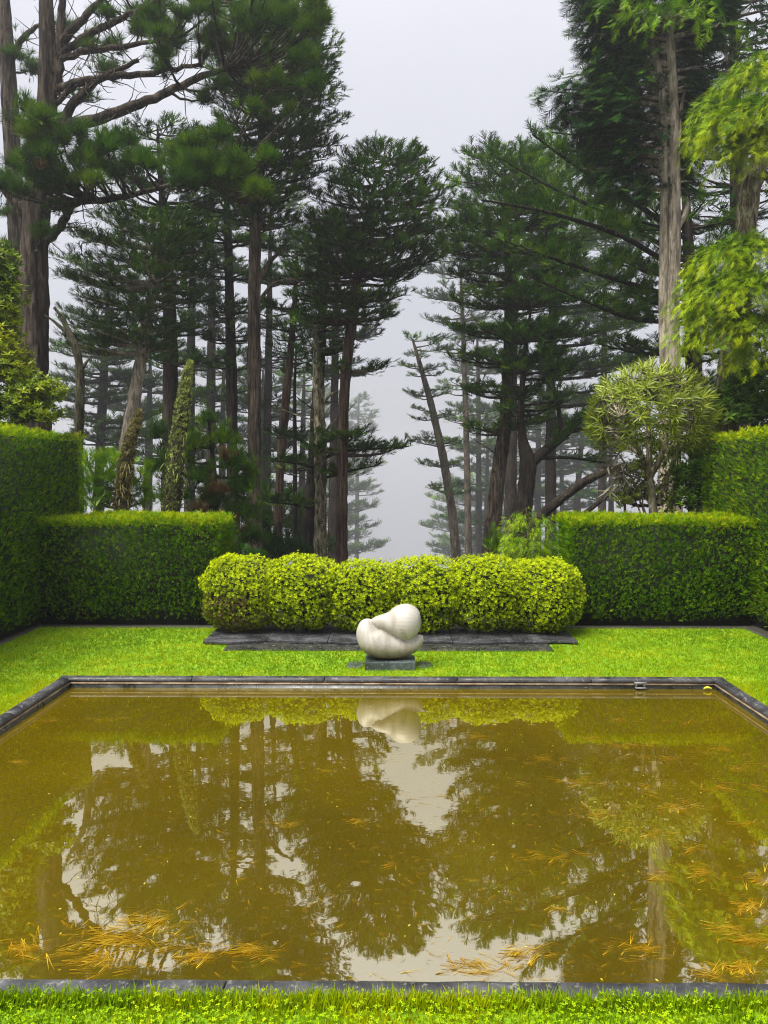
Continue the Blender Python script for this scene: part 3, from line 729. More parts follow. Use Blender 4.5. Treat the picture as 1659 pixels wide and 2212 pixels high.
def conifer(name, label, Y, trunk, zones=(), seed=0, bark='bark_dark', leaf='cypress', dens=10, size=.36, rise=.13, sag=.05, upt=.20, front=1.0, extra=(), hang=0.0, tmpl=None, blen=.8, n_lim=8, tone=.48, depth=.8, group='tall trees behind the hedges', cat='tree', dead=0, limb_k=1.0, step=.15):
    g = np.random.default_rng(seed + 500)
    if 16 < Y < 150 and group: kk = Y / (24.0 if Y < 37 else 40.0 if Y < 70 else 56.0); size, dens, step = size * kk * .86, dens / kk * 1.12, step * kk
    else: kk = 1.0
    u0, v0, w0 = trunk[0]; tp = []
    for (u, v, w) in trunk: tp.append(np.r_[at(u, v, Y), w / FPX * Y / 2])
    base = tp[0].copy(); zt = float(terrain(base[0], Y)) - .1
    if base[2] > zt:
        dlt = tp[0] - tp[1]; k = (zt - base[2]) / min(dlt[2], -1e-3); bb = base + dlt * min(k, 3) * .6; bb[2] = zt; bb[3] = base[3] * 1.25; tp.insert(0, bb)
    tp = np.array(tp); rs = resample(tp, max(26, len(tp) * 7))
    root = thing(name, label, cat, (rs[0, 0], rs[0, 1], rs[0, 2] + .1), group)
    w = Acc(); rr_ = rs[:, 3] * (1 + .05 * np.sin(np.arange(len(rs)) * 1.7 + seed)); rr_[0] *= 1.15
    w.add(*tube(rs[:, :3], rr_, 22, g, .06))
    def tr(z): return np.array([np.interp(z, rs[:, 2], rs[:, i]) for i in range(4)])
    limbs = []
    zmin, zmax = rs[0, 2] + .5, rs[-1, 2]
    zs = sorted(zones, key=lambda q: -q[0])
    for zi, zn in enumerate(zones):
        v, uL, uR = zn[:3]; n = zn[3] if len(zn) > 3 else n_lim
        for k in range(n):
            phi = 2 * math.pi * (k + g.uniform(-.3, .3)) / n + zi * .7
            vv = v + g.normal(0, 8)
            zt_ = at(uL, vv, Y)[2]; ax = tr(min(max(zt_, zmin), zmax))
            xl, xr = at(uL, vv, Y)[0], at(uR, vv, Y)[0]
            RL, RR = max(ax[0] - xl, .4), max(xr - ax[0], .4); RD = min(depth * (RL + RR) / 2, 4.2 * max(1, Y / 40))
            cc, ss = math.cos(phi), math.sin(phi)
            if ss < -.15 and front < 1 and v > 60: ss *= front
            reach = (RR if cc > 0 else RL) * g.uniform(.80, 1.06)
            tip = np.array((ax[0] + cc * reach, ax[1] + ss * RD * g.uniform(.7, 1.0), zt_))
            Lh = math.hypot(cc * reach, ss * RD)
            z0 = min(max(zt_ - Lh * rise * g.uniform(.5, 1.5), zmin), zmax - .02)
            b0 = tr(z0)
            if z0 >= zmax - .05: b0 = tr(zmax - .05)
            limbs.append((make_limb(g, b0[:3], tip, sag * g.uniform(.4, 1.6)), limb_k * min(.035 * Lh ** .8 + .01, max(b0[3] * .6, .02))))
    for e in extra:                                      # explicit limbs: list of (u,v) at depths
        pts = np.array([at(q[0], q[1], Y + (q[2] if len(q) > 2 else 0)) for q in e['pts']])
        pr = resample(np.c_[pts, np.linspace(e['w'], e['w'] * e.get('taper', .3), len(pts))], max(7, 4 * len(pts)))
        rad = pr[:, 3] / FPX * Y / 2
        w.add(*tube(pr[:, :3], rad, 8, g, .06))
        if e.get('leaf', 1): limbs.append((pr[:, :3], None))
    for L, r0 in limbs:
        if r0 is not None: w.add(*tube(L, np.linspace(r0, .008 * limb_k, len(L)), 5))
    for k in range(dead):                                # bare dead twigs
        z0 = g.uniform(zmin + .2 * (zmax - zmin), zmin + .6 * (zmax - zmin)); b0 = tr(z0); a_ = g.uniform(0, 6.28); l_ = g.uniform(.4, 1.3)
        w.add(*tube(make_limb(g, b0[:3], b0[:3] + np.array((math.cos(a_) * l_, math.sin(a_) * l_, g.uniform(.0, .6) * l_)), .0), np.linspace(.022, .006, 6), 5))
    w.build('trunk', M[bark], root, True)
    if limbs:
        P, D = branch_foliage(g, [l for l, _ in limbs], dens, blen, step, upt, .22, hang)
        n = len(P)
        clump = np.repeat(g.normal(0, .20, n // 24 + 1), 24)[:n]
        foliage('crown', tmpl or T_SPRAY, P, D, np.array((0, 0, 1.0)) + g.normal(0, .22, (n, 3)), size * g.uniform(.65, 1.25, n), np.clip(tone + clump + g.normal(0, .12, n), 0, 1), M[leaf], root)
    return root

# left stand
conifer('cypress_tree', 'tall cypress with a straight pale scarred trunk, left of the fog gap', 18, [(552, 1200, 31), (550, 1000, 29), (549, 800, 27), (550, 550, 25), (556, 400, 21), (570, 250, 15), (590, 120, 10), (600, -80, 4)],
        [(-40, 500, 650), (10, 470, 680), (60, 460, 700), (100, 460, 740), (140, 450, 750), (190, 460, 735), (240, 440, 748), (290, 430, 752), (335, 440, 715), (385, 450, 690), (430, 470, 640), (470, 480, 650)], 1, 'bark_grey', n_lim=11, dead=4,
        extra=[dict(pts=[(552, 620), (585, 560), (625, 530)], w=14, leaf=0), dict(pts=[(552, 660), (590, 610), (640, 600), (675, 640)], w=9, leaf=0)])
conifer('cypress_tree', 'reddish-trunked leaning cypress nearest the fog gap on its left side', 19, [(738, 1216, 25), (740, 1050, 23), (741, 900, 22), (748, 790, 22), (762, 680, 22), (773, 590, 21), (790, 480, 14), (812, 390, 8), (835, 335, 3)],
        [(335, 760, 905), (360, 725, 935), (400, 690, 978), (440, 660, 988), (475, 650, 990), (510, 640, 985), (545, 620, 970), (590, 640, 915), (640, 660, 880), (685, 650, 868), (790, 690, 850, 5), (960, 660, 880, 5)], 2, 'bark_red', n_lim=11, dead=5)
conifer('cypress_tree', 'leaning cypress with a bare pale lower trunk behind the short flower spike', 17, [(270, 980, 28), (284, 900, 27), (297, 820, 26), (312, 735, 25), (328, 640, 20), (342, 550, 14), (352, 480, 7)],
        [(480, 210, 450), (510, 140, 440), (545, 112, 430), (595, 115, 425), (650, 150, 420), (700, 140, 400), (735, 120, 380)], 3, 'bark_pale', n_lim=11)
conifer('cypress_tree', 'dark-trunked cypress standing behind the tall flower spike', 21, [(366, 960, 31), (368, 800, 29), (366, 620, 26), (355, 480, 18), (345, 360, 10), (340, 270, 4)],
        [(285, 270, 420), (330, 230, 440), (380, 220, 460), (430, 225, 480), (500, 250, 480), (570, 260, 470), (640, 280, 460), (710, 290, 450), (780, 300, 440, 6)], 4, 'bark_dark', n_lim=10)
conifer('cypress_tree', 'dark slender cypress between the tall flower spike and the pale scarred trunk', 21.5, [(502, 1020, 25), (500, 850, 23), (497, 680, 21), (493, 520, 17), (489, 420, 11), (485, 330, 4)],
        [(340, 420, 560), (395, 415, 585), (450, 410, 580), (520, 420, 575), (590, 425, 570), (660, 435, 565), (730, 440, 560), (800, 450, 540, 6)], 5, 'bark_dark', n_lim=10, dead=4)
conifer('cypress_tree', 'brown-trunked cypress just right of the pale scarred trunk', 22, [(600, 1150, 20), (603, 1050, 19), (612, 920, 18), (626, 780, 16), (637, 660, 12), (642, 540, 5)],
        [(545, 560, 720), (600, 560, 710), (655, 560, 700), (710, 570, 690), (770, 580, 680, 6)], 6, 'bark_red', n_lim=10, dead=3)
conifer('cypress_tree', 'thick dark-trunked cypress left of the reddish trunk, with low green boughs', 20.6, [(664, 1205, 36), (672, 1080, 31), (682, 950, 27), (690, 800, 24), (698, 650, 18), (704, 520, 8)],
        [(520, 620, 800), (580, 610, 790), (640, 620, 780), (700, 640, 770), (760, 650, 760)], 7, 'bark_dark', n_lim=10, dead=6,
        extra=[dict(pts=[(680, 1000), (730, 975, -1), (800, 970, -1.5), (882, 964, -1.5)], w=9), dict(pts=[(680, 970), (640, 945, -1), (600, 935, -2)], w=8), dict(pts=[(684, 1010), (640, 1000, -1), (585, 995, -2)], w=8), dict(pts=[(684, 960), (730, 945, -1.5), (770, 940, -2.5)], w=8), dict(pts=[(680, 1040), (740, 1020, -1), (815, 1005, -1)], w=8), dict(pts=[(676, 1100), (640, 1090, -1), (580, 1085, -2)], w=7)])
conifer('cypress_tree', 'cypress with a pale fluted trunk pressed against the thick dark trunk', 20, [(692, 1205, 28), (693, 1080, 26), (692, 950, 25), (688, 850, 23), (684, 760, 16), (682, 700, 8)],
        [(705, 630, 740, 6), (745, 640, 750, 6)], 8, 'bark_lichen', dead=9, extra=[dict(pts=[(692, 880), (715, 850), (735, 845)], w=8, leaf=0), dict(pts=[(694, 950), (715, 915), (745, 890)], w=6, leaf=0)])
conifer('cypress_tree', 'thin dark sapling trunk between the brown and thick dark trunks', 24, [(638, 1150, 10), (637, 980, 9), (636, 850, 7), (640, 740, 3)], [(745, 600, 680, 6), (800, 610, 670, 6), (1010, 600, 690, 6), (1080, 590, 700, 6)], 9, 'bark_dark', dead=4)
# trees further back on the left
for i, (lab, Yb, tr_, zn) in enumerate([
    ('background cypress seen dimly left of the bare twisted trunk', 40, [(215, 1000, 20), (222, 850, 18), (230, 700, 12), (235, 600, 4)], [(600, 130, 330), (680, 120, 330), (760, 110, 330), (810, 105, 340), (850, 110, 330), (900, 120, 340), (945, 150, 340)]),
    ('background cypress filling the gap behind the tall flower spike', 38, [(410, 1050, 22), (412, 800, 18), (415, 600, 12), (418, 450, 4)], [(470, 350, 480), (540, 340, 490), (620, 340, 490), (700, 340, 490), (780, 350, 490), (850, 350, 480), (910, 350, 480)]),
    ('background cypress seen between the pale scarred trunk and the brown trunk', 40, [(575, 1150, 22), (578, 900, 18), (582, 650, 12), (585, 430, 4)], [(440, 510, 660), (520, 500, 670), (600, 510, 660), (690, 510, 660), (780, 520, 650), (870, 520, 640), (960, 540, 640), (1060, 550, 650)]),
    ('background cypress behind the slender dark trunk', 37, [(455, 1100, 22), (456, 850, 19), (458, 600, 12), (460, 400, 4)], [(400, 390, 530), (480, 390, 530), (580, 390, 530), (680, 395, 530), (770, 400, 530), (850, 400, 530)]),
    ('background cypress behind the reddish leaning trunk', 40, [(720, 1150, 22), (722, 900, 18), (726, 650, 12), (730, 470, 4)], [(480, 650, 830), (560, 640, 830), (640, 650, 840), (720, 650, 830), (800, 660, 800)]),
    ('shadowy tree low behind the thick dark trunk', 66, [(650, 1200, 18), (652, 1080, 16), (655, 900, 10), (657, 800, 4)], [(820, 590, 720), (880, 580, 720), (940, 580, 720), (1000, 575, 720), (1060, 570, 715), (1120, 570, 715), (1175, 570, 710)]),
    ('shadowy tree low behind the brown trunk', 62, [(560, 1200, 20), (562, 1050, 16), (566, 900, 10), (568, 800, 4)], [(830, 490, 640), (890, 480, 640), (950, 480, 640), (1010, 490, 640), (1070, 500, 650), (1130, 520, 640)]),
    ('shadowy tree behind the bare twisted trunk and leaning pale trunk', 58, [(320, 1050, 18), (322, 950, 15), (324, 820, 9), (325, 740, 4)], [(760, 220, 420), (820, 200, 420), (870, 200, 430), (925, 210, 430), (980, 230, 430)]),
    ('shadowy tree behind the young pine', 60, [(480, 1150, 18), (480, 1000, 15), (482, 850, 9), (483, 780, 4)], [(800, 400, 560), (860, 400, 560), (920, 400, 560), (980, 400, 560), (1040, 410, 570)]),
]):
    conifer('cypress_tree', lab, Yb, tr_, zn, 40 + i, 'bark_dark', n_lim=11, dens=7, size=.5, dead=5, tone=.36)

# right stand
conifer('cypress_tree', 'thin leaning cypress nearest the fog gap on its right side', 44, [(986, 1200, 20), (976, 1100, 19), (957, 985, 17), (932, 875, 14), (908, 790, 10), (892, 735, 5)],
        [(725, 880, 990, 4), (760, 872, 985, 5), (800, 852, 965, 8), (845, 872, 970, 7), (900, 880, 990, 7), (945, 878, 1000), (1000, 905, 1000, 6), (1060, 915, 1010, 6)], 11, 'bark_grey', dead=6, n_lim=9)
conifer('cypress_tree', 'slim pale pole trunk beside the thin leaning cypress', 58, [(1012, 1200, 15), (1010, 1050, 14), (1005, 850, 12), (998, 650, 8), (992, 520, 3)],
        [(500, 900, 1080, 12), (545, 890, 1080, 12), (585, 885, 1070, 12), (630, 890, 1080, 12), (680, 910, 1080), (750, 920, 1080), (830, 940, 1080), (900, 950, 1080)], 12, 'bark_grey', n_lim=9, dens=5, size=.42)
conifer('cypress_tree', 'thick brown leaning trunk behind the small weeping conifer', 21, [(1060, 1195, 37), (1068, 1100, 34), (1078, 1010, 31), (1092, 920, 28), (1100, 760, 23), (1098, 560, 16), (1092, 420, 8), (1088, 340, 3)],
        [(345, 990, 1190), (385, 958, 1220), (430, 945, 1240), (470, 930, 1250), (505, 925, 1255), (540, 918, 1255), (595, 960, 1250), (650, 965, 1240), (710, 960, 1240), (775, 975, 1220), (840, 990, 1200), (925, 985, 1190, 8)], 13, 'bark_grey', leaf='cypress_lit', n_lim=11, dead=4)
conifer('cypress_tree', 'straight dark trunk between the thick brown leaning trunk and the forked tree', 34, [(1104, 1170, 28), (1103, 1000, 27), (1106, 800, 22), (1114, 600, 14), (1122, 430, 5)],
        [(400, 1040, 1230), (470, 1030, 1240), (545, 1030, 1250), (620, 1030, 1250), (700, 1030, 1240), (770, 1040, 1230)], 14, 'bark_dark', n_lim=10)
conifer('cypress_tree', 'dark forked tree with a heavy limb sweeping right', 20, [(1128, 1140, 40), (1136, 1060, 36), (1142, 1000, 36), (1128, 950, 20), (1124, 880, 14), (1135, 760, 10), (1150, 640, 4)],
        [(640, 1080, 1260), (720, 1070, 1270), (800, 1070, 1250), (870, 1070, 1230, 7)], 15, 'bark_dark', n_lim=9,
        extra=[dict(pts=[(1143, 1005), (1175, 975), (1215, 945), (1250, 910), (1290, 870)], w=26), dict(pts=[(1215, 945), (1205, 870), (1185, 800), (1165, 730), (1200, 690)], w=11), dict(pts=[(1160, 990), (1230, 988), (1310, 1000)], w=10), dict(pts=[(1230, 930), (1290, 925), (1350, 890)], w=12)])
conifer('cypress_tree', 'upright dark trunk right of the forked tree', 36, [(1190, 1140, 24), (1189, 980, 23), (1190, 780, 18), (1196, 580, 12), (1202, 400, 4)],
        [(335, 1120, 1310), (385, 1100, 1340), (440, 1095, 1370), (500, 1100, 1390), (570, 1100, 1400), (640, 1110, 1400), (710, 1110, 1400), (780, 1115, 1390), (840, 1120, 1380, 8), (900, 1120, 1380, 6)], 16, 'bark_dark', n_lim=11, leaf='cypress_lit', dead=8)
conifer('cypress_tree', 'cypress with long mossy boughs sweeping up and left behind the twin pale trunk', 18.5, [(1510, 1100, 40), (1500, 800, 34), (1490, 600, 26), (1480, 400, 16), (1470, 250, 6)],
        [(470, 1290, 1600), (560, 1270, 1600), (650, 1260, 1600), (740, 1270, 1600), (830, 1290, 1580)], 17, 'bark_dark', leaf='cypress_lit', n_lim=9, tone=.5, sag=.08,
        extra=[dict(pts=[(1490, 600), (1350, 510, -1), (1180, 455, -2), (1040, 432, -2)], w=13), dict(pts=[(1488, 520), (1360, 430, -1), (1230, 350, -1), (1150, 290, -1)], w=12), dict(pts=[(1485, 470), (1370, 390, 0), (1270, 330, 0), (1195, 318, 0)], w=11), dict(pts=[(1490, 650), (1350, 610, -1), (1200, 560, -2), (1090, 520, -2)], w=12), dict(pts=[(1492, 700), (1360, 690, -1), (1240, 640, -2), (1150, 600, -2)], w=11), dict(pts=[(1480, 560), (1330, 470, 1), (1180, 400, 1), (1060, 330, 1)], w=11), dict(pts=[(1470, 400), (1380, 330, 1), (1300, 300, 1), (1190, 285, 1)], w=10)])
conifer('leaning_trunk', 'dark mossy trunk leaning low to the right above the low hedge', 16.5, [(1150, 1135, 22), (1175, 1108, 21), (1215, 1075, 19), (1262, 1040, 18), (1305, 1020, 15), (1345, 1008, 9)], [], 18, 'bark_dark', cat='trunk',
        extra=[dict(pts=[(1262, 1110), (1300, 1080), (1345, 1050)], w=13, leaf=0)])
for i, (lab, Yb, tr_, zn) in enumerate([
    ('grey hazy trunk seen far behind the slim pale pole trunk', 95, [(1035, 1200, 14), (1034, 1000, 12), (1033, 800, 8), (1030, 700, 3)], [(720, 980, 1100), (800, 970, 1100), (880, 970, 1110), (960, 960, 1110), (1040, 950, 1100, 7), (1120, 940, 1090, 7)]),
    ('grey hazy tree seen far behind the forked tree', 105, [(1160, 1200, 16), (1162, 1050, 13), (1164, 880, 8), (1165, 780, 3)], [(800, 1080, 1250), (870, 1080, 1250), (940, 1080, 1250), (1010, 1080, 1250), (1070, 1080, 1240, 7)]),
    ('grey hazy tree seen far behind the low leaning trunk', 100, [(1250, 1200, 18), (1246, 1080, 15), (1256, 960, 9), (1260, 860, 3)], [(870, 1180, 1340), (930, 1180, 1340), (990, 1180, 1350), (1050, 1180, 1350, 7)]),
    ('hazy cypress filling the gap behind the upright dark trunk', 60, [(1300, 1150, 18), (1302, 950, 15), (1306, 700, 10), (1308, 520, 4)], [(520, 1210, 1420), (600, 1210, 1420), (690, 1210, 1420), (780, 1210, 1420), (860, 1210, 1400), (930, 1220, 1390, 7)]),
    ('grey hazy tree between the thin leaning cypress and thick brown trunk', 125, [(1050, 1200, 12), (1052, 1050, 10), (1054, 900, 4)], [(900, 985, 1110), (960, 980, 1110), (1010, 980, 1110), (1060, 975, 1110), (1110, 970, 1110), (1160, 970, 1110)]),
    ('grey hazy tree behind the straight dark trunk', 130, [(1110, 1200, 12), (1110, 1080, 10), (1112, 930, 4)], [(920, 1040, 1180), (980, 1040, 1180), (1030, 1040, 1180), (1080, 1040, 1180), (1130, 1040, 1180)]),
    ('grey hazy tree above the left end of the right low hedge', 118, [(1215, 1200, 12), (1214, 1080, 10), (1212, 930, 4)], [(900, 1140, 1290), (960, 1140, 1290), (1010, 1140, 1290), (1060, 1140, 1290), (1100, 1140, 1290)]),
    ('grey hazy tree behind the spiky-leaved tree', 90, [(1320, 1150, 14), (1320, 1050, 11), (1318, 900, 4)], [(900, 1240, 1420), (960, 1240, 1420), (1010, 1240, 1420), (1060, 1240, 1420)]),
]):
    conifer('cypress_tree', lab, Yb, tr_, zn, 60 + i, 'bark_dark', n_lim=11, dens=6, size=.6, dead=6, tone=.35)
# far trees fading in the fog
for i, (lab, Yb, tr_, zn) in enumerate([
    ('palest tree far off in the fog, left of the gap', 250, [(770, 1260, 10), (772, 1000, 8), (775, 860, 3)], [(870, 745, 800), (900, 735, 815), (930, 730, 820), (960, 725, 825), (1000, 720, 830), (1050, 715, 830)]),
    ('misty grey-green conifer low at the left of the gap', 170, [(715, 1260, 12), (718, 1100, 9), (722, 1000, 3)], [(1020, 660, 790), (1055, 650, 800), (1090, 650, 805), (1120, 640, 800), (1155, 640, 810), (1185, 630, 830)]),
    ('misty conifer behind the reddish leaning trunk', 200, [(690, 1200, 10), (694, 1000, 7), (700, 840, 3)], [(850, 630, 740), (890, 620, 750), (940, 620, 760), (990, 620, 770)]),
    ('misty conifer low at the right of the gap', 190, [(1030, 1260, 12), (1030, 1120, 9), (1030, 1000, 3)], [(1040, 940, 1090), (1075, 925, 1090), (1110, 935, 1090), (1140, 915, 1100), (1170, 925, 1100), (1195, 920, 1100)]),
]):
    conifer('cypress_tree', lab, Yb, tr_, zn, 80 + i, 'bark_dark', leaf='cypress_lit', n_lim=11, dens=1.6, size=2.2, tone=.5, depth=.9, step=.7, blen=.35)

# ------------------------------------------------------------------ pines (tufts gathered in clumps)
def clump_points(g, blobs, Y, dens, flat=True):
    P, D = [], []
    for b in blobs:
        u, v, ru, rv = b[:4]; dy = b[4] if len(b) > 4 else 0
        c_ = at(u, v, Y + dy); k = (Y + dy) / FPX; rx, rz = ru * k, rv * k; ry = min(rx, rz * 1.6)
        n = int(dens * (rx * rz + rx * ry) * 2)
        d = unit(g.normal(0, 1, (n, 3))); d[:, 2] = np.where((d[:, 2] < -.3) & flat, d[:, 2] * .4, d[:, 2])
        q = g.uniform(.25, 1.0, n) ** .6 * (1 + .28 * np.sin(d[:, 0] * 5 + u) * np.sin(d[:, 2] * 6 + v) + .15 * np.sin(d[:, 1] * 9 + u))
        if flat: q = np.minimum(np.abs(g.normal(0, .62, n)), 1.5) * (1 + .3 * np.sin(d[:, 0] * 4 + u) * np.sin(d[:, 2] * 5 + v))
        P.append(c_ + d * q[:, None] * np.array((rx, ry, rz)) * .95); D.append(d * np.array((.8, .8, .5)) + np.array((0, 0, .75)) + g.normal(0, .25, (n, 3)))
    return np.concatenate(P), np.concatenate(D)

def pine(name, label, Y, trunk, limbs, blobs, seed, bark='bark_pine', leaf='pine', dens=330, size=.22, cat='tree', group='tall trees behind the hedges', tone=.4, twigs=True, tmpl=None, brown=()):
    g = np.random.default_rng(seed + 900)
    tp = np.array([np.r_[at(u, v, Y), w / FPX * Y / 2] for u, v, w in trunk])
    zt = float(terrain(tp[0, 0], Y)) - .1
    if tp[0, 2] > zt: b_ = tp[0].copy(); b_[2] = zt; b_[3] *= 1.2; tp = np.vstack([b_, tp])
    rs = resample(tp, max(30, 8 * len(tp)))
    root = thing(name, label, cat, (rs[0, 0], rs[0, 1], rs[0, 2] + .1), group)
    w = Acc(); w.add(*tube(rs[:, :3], rs[:, 3], 30, g, .075)); w.build('trunk', M[bark], root, True)
    ends = [rs[:, :3]]
    for e in limbs:
        pts = np.array([at(q[0], q[1], Y + (q[2] if len(q) > 2 else 0)) for q in e[1]])
        pr = resample(np.c_[pts, np.linspace(e[0], e[0] * .4, len(pts))], 5 * len(pts)); pr[1:-1, :3] += g.normal(0, .012, (len(pr) - 2, 3))
        a_ = Acc(); a_.add(*tube(pr[:, :3], pr[:, 3] / FPX * Y / 2, 8, g, .07)); ends.append(pr[:, :3])
        for k in range(int(len(pr) * 1.1)):            # side twigs
            i = g.integers(2, len(pr)); d = unit(np.array((g.normal(.3, .6), g.normal(0, .6), g.normal(.2, .5)))); l_ = g.uniform(.3, .9)
            a_.add(*tube(make_limb(g, pr[i, :3], pr[i, :3] + d * l_, .05, 5, .12), np.linspace(.014, .004, 5), 4))
        a_.build('limb', M[bark], root, True)
    skel = np.concatenate(ends)
    if twigs and blobs:
        a_ = Acc()
        for b in blobs:
            c_ = at(b[0], b[1], Y + (b[4] if len(b) > 4 else 0)); k = np.argmin(((skel - c_) ** 2).sum(1) + np.maximum(skel[:, 2] - c_[2], 0) * 3)
            a_.add(*tube(make_limb(g, skel[k], c_, .12, 7, .08), np.linspace(.035, .012, 7), 5))
            rx = b[2] * Y / FPX
            for _ in range(5):
                a_.add(*tube(make_limb(g, c_, c_ + unit(g.normal(0, 1, 3) + np.array((0, 0, .3))) * rx * .8, .05, 5, .1), np.linspace(.012, .004, 5), 4))
        a_.build('twigs', M[bark], root, True)['kind'] = 'stuff'
    P, D = clump_points(g, blobs, Y, dens, tmpl is None); n = len(P)
    cl_ = .22 * np.sin(P[:, 0] * 2.3 + seed) * np.sin(P[:, 2] * 2.9) + .14 * np.sin(P[:, 0] * 9) * np.sin(P[:, 2] * 11 + P[:, 1] * 5) + g.normal(0, .12, n)
    foliage('crown', tmpl or T_TUFT, P, D, np.array((0, .2, 1.0)) + g.normal(0, .3, (n, 3)), size * g.uniform(.7, 1.25, n), np.clip(tone + cl_, 0, 1), M[leaf], root)
    if brown:
        P, D = clump_points(g, brown, Y, dens * .8); n = len(P)
        foliage('dead_foliage', T_TUFT, P, D, np.array((0, .2, 1.0)), size * g.uniform(.7, 1.2, n), g.uniform(0, 1, n), M['pine_brown'], root)
    return root

gb = np.random.default_rng(4242); P1_CLUMPS = []
while len(P1_CLUMPS) < 62:                             # near bough crossing the trunk, low on the left
    u = gb.uniform(-15, 575); v = gb.uniform(215, 425)
    top = 300 - 70 * math.exp(-((u - 95) / 70) ** 2) - 25 * math.exp(-((u - 500) / 60) ** 2); bot = 420 - 40 * math.exp(-((u - 300) / 90) ** 2)
    if top < v < bot: P1_CLUMPS.append((u, v, gb.uniform(20, 34), gb.uniform(16, 30), gb.uniform(-2.4, -1.2)))
while len(P1_CLUMPS) < 140:                            # airy upper crown reaching right
    u = gb.uniform(260, 700); v = gb.uniform(-40, 250)
    if v > 60 + (u - 260) * .62 or (u > 640 and v > 190): continue
    P1_CLUMPS.append((u, v, gb.uniform(16, 32), gb.uniform(13, 26), gb.uniform(-1.5, 1.5)))
P1_CLUMPS += [(90, 505, 24, 24, -1), (130, 450, 34, 16, -1), (60, 235, 26, 20, -1), (350, 150, 26, 16), (440, 215, 26, 16), (10, 400, 34, 30), (230, 30, 24, 18), (190, 100, 18, 12)]
pine('pine_tree', 'massive old pine with a broad furrowed trunk at the left edge', 16,
     [(68, 820, 68), (70, 720, 62), (72, 620, 58), (74, 520, 55), (82, 430, 54), (94, 320, 48), (102, 220, 40), (104, 120, 34), (100, 20, 28), (95, -120, 18)],
     [(26, [(112, 275), (215, 258), (325, 215), (430, 170), (485, 145)]), (20, [(112, 198), (200, 168), (300, 162), (432, 140)]), (16, [(105, 138), (187, 109), (300, 96), (360, 85)]), (22, [(104, 128), (160, 60), (216, 0), (260, -60)]),
      (18, [(110, 130), (198, 70), (300, 22), (380, -20)]), (16, [(100, 428), (190, 436, -1), (270, 424, -1), (350, 405, -1), (430, 374, -1)]), (24, [(70, 470), (40, 440), (-10, 395)]), (22, [(95, 525), (130, 490), (150, 455), (160, 430), (210, 395)]), (22, [(112, 300), (160, 220), (205, 175), (300, 130)]), (14, [(118, 225), (165, 180), (230, 170)]), (26, [(118, 200), (128, 100), (135, 0), (140, -60)])],
     P1_CLUMPS,
     1, tone=.42, brown=[(515, 428, 24, 12, -1.5), (650, 42, 10, 10), (90, 360, 12, 10, -2.2), (360, 118, 14, 12)])
pine('pine_tree', 'grey-trunked pine behind the massive old pine, cut by the left edge', 20, [(35, 480, 34), (28, 350, 32), (20, 200, 30), (12, 60, 26), (5, -80, 18)],
     [(14, [(25, 300), (60, 260), (120, 250)]), (14, [(15, 130), (60, 70), (110, 40)])], [(30, 120, 40, 30), (70, 150, 35, 25), (140, 60, 35, 25), (240, 100, 45, 25), (230, 150, 40, 25), (30, 260, 35, 30), (20, 460, 40, 25), (15, 540, 40, 25), (180, 210, 30, 15)], 2, dens=150, tone=.3)
pine('young_pine', 'bushy young dark pine between the flower spikes and the pale scarred trunk', 14.5, [(470, 1180, 14), (465, 1050, 12), (455, 950, 8), (450, 890, 4)], [(8, [(465, 1090), (430, 1110), (390, 1130)])],
     [(447, 905, 22, 30), (425, 960, 40, 35), (480, 950, 35, 40), (500, 1000, 35, 40), (390, 990, 40, 40), (350, 1010, 40, 45), (430, 1030, 50, 40), (520, 1050, 40, 40), (370, 1070, 50, 40), (340, 940, 24, 35), (460, 1080, 50, 35), (520, 1110, 45, 40), (540, 1160, 40, 40), (500, 1170, 40, 40), (540, 1020, 22, 35)],
     3, 'bark_dark', dens=300, size=.2, tone=.38, brown=[(470, 1060, 30, 22, -.5), (500, 1140, 24, 26, -.5), (485, 990, 14, 22, -.5), (430, 1100, 24, 18, -.5)])

# ------------------------------------------------------------------ near trees on the right
conifer('twin_trunk_conifer', 'tall conifer with a twin pale trunk and dark drooping foliage', 15, [(1447, 1010, 46), (1447, 900, 44), (1447, 790, 42), (1450, 690, 34), (1456, 560, 26), (1457, 400, 24), (1456, 250, 22), (1449, 120, 19), (1440, -60, 14)],
        [(-40, 1230, 1600), (0, 1235, 1590), (35, 1245, 1570), (75, 1250, 1560), (120, 1245, 1540), (165, 1215, 1530), (200, 1165, 1520), (245, 1200, 1510), (290, 1225, 1500), (330, 1235, 1480), (365, 1265, 1440, 7), (395, 1290, 1420, 6)], 31, 'bark_pale', leaf='thuja', size=.30, rise=.1, sag=-.06, upt=-.05, hang=.35, n_lim=13, dens=14, tone=.36, tmpl=T_SPRAY_FINE, depth=.7, step=.10, front=0.0,
        extra=[dict(pts=[(1436, 800), (1433, 690), (1434, 560), (1435, 400), (1433, 260), (1427, 170), (1405, 90)], w=22, taper=.6, leaf=0), dict(pts=[(1429, 215), (1418, 198), (1410, 196)], w=14, leaf=0), dict(pts=[(1465, 490), (1480, 465), (1487, 440), (1484, 425)], w=14, leaf=0), dict(pts=[(1466, 300), (1470, 240), (1482, 180)], w=12, leaf=0)], group=None)
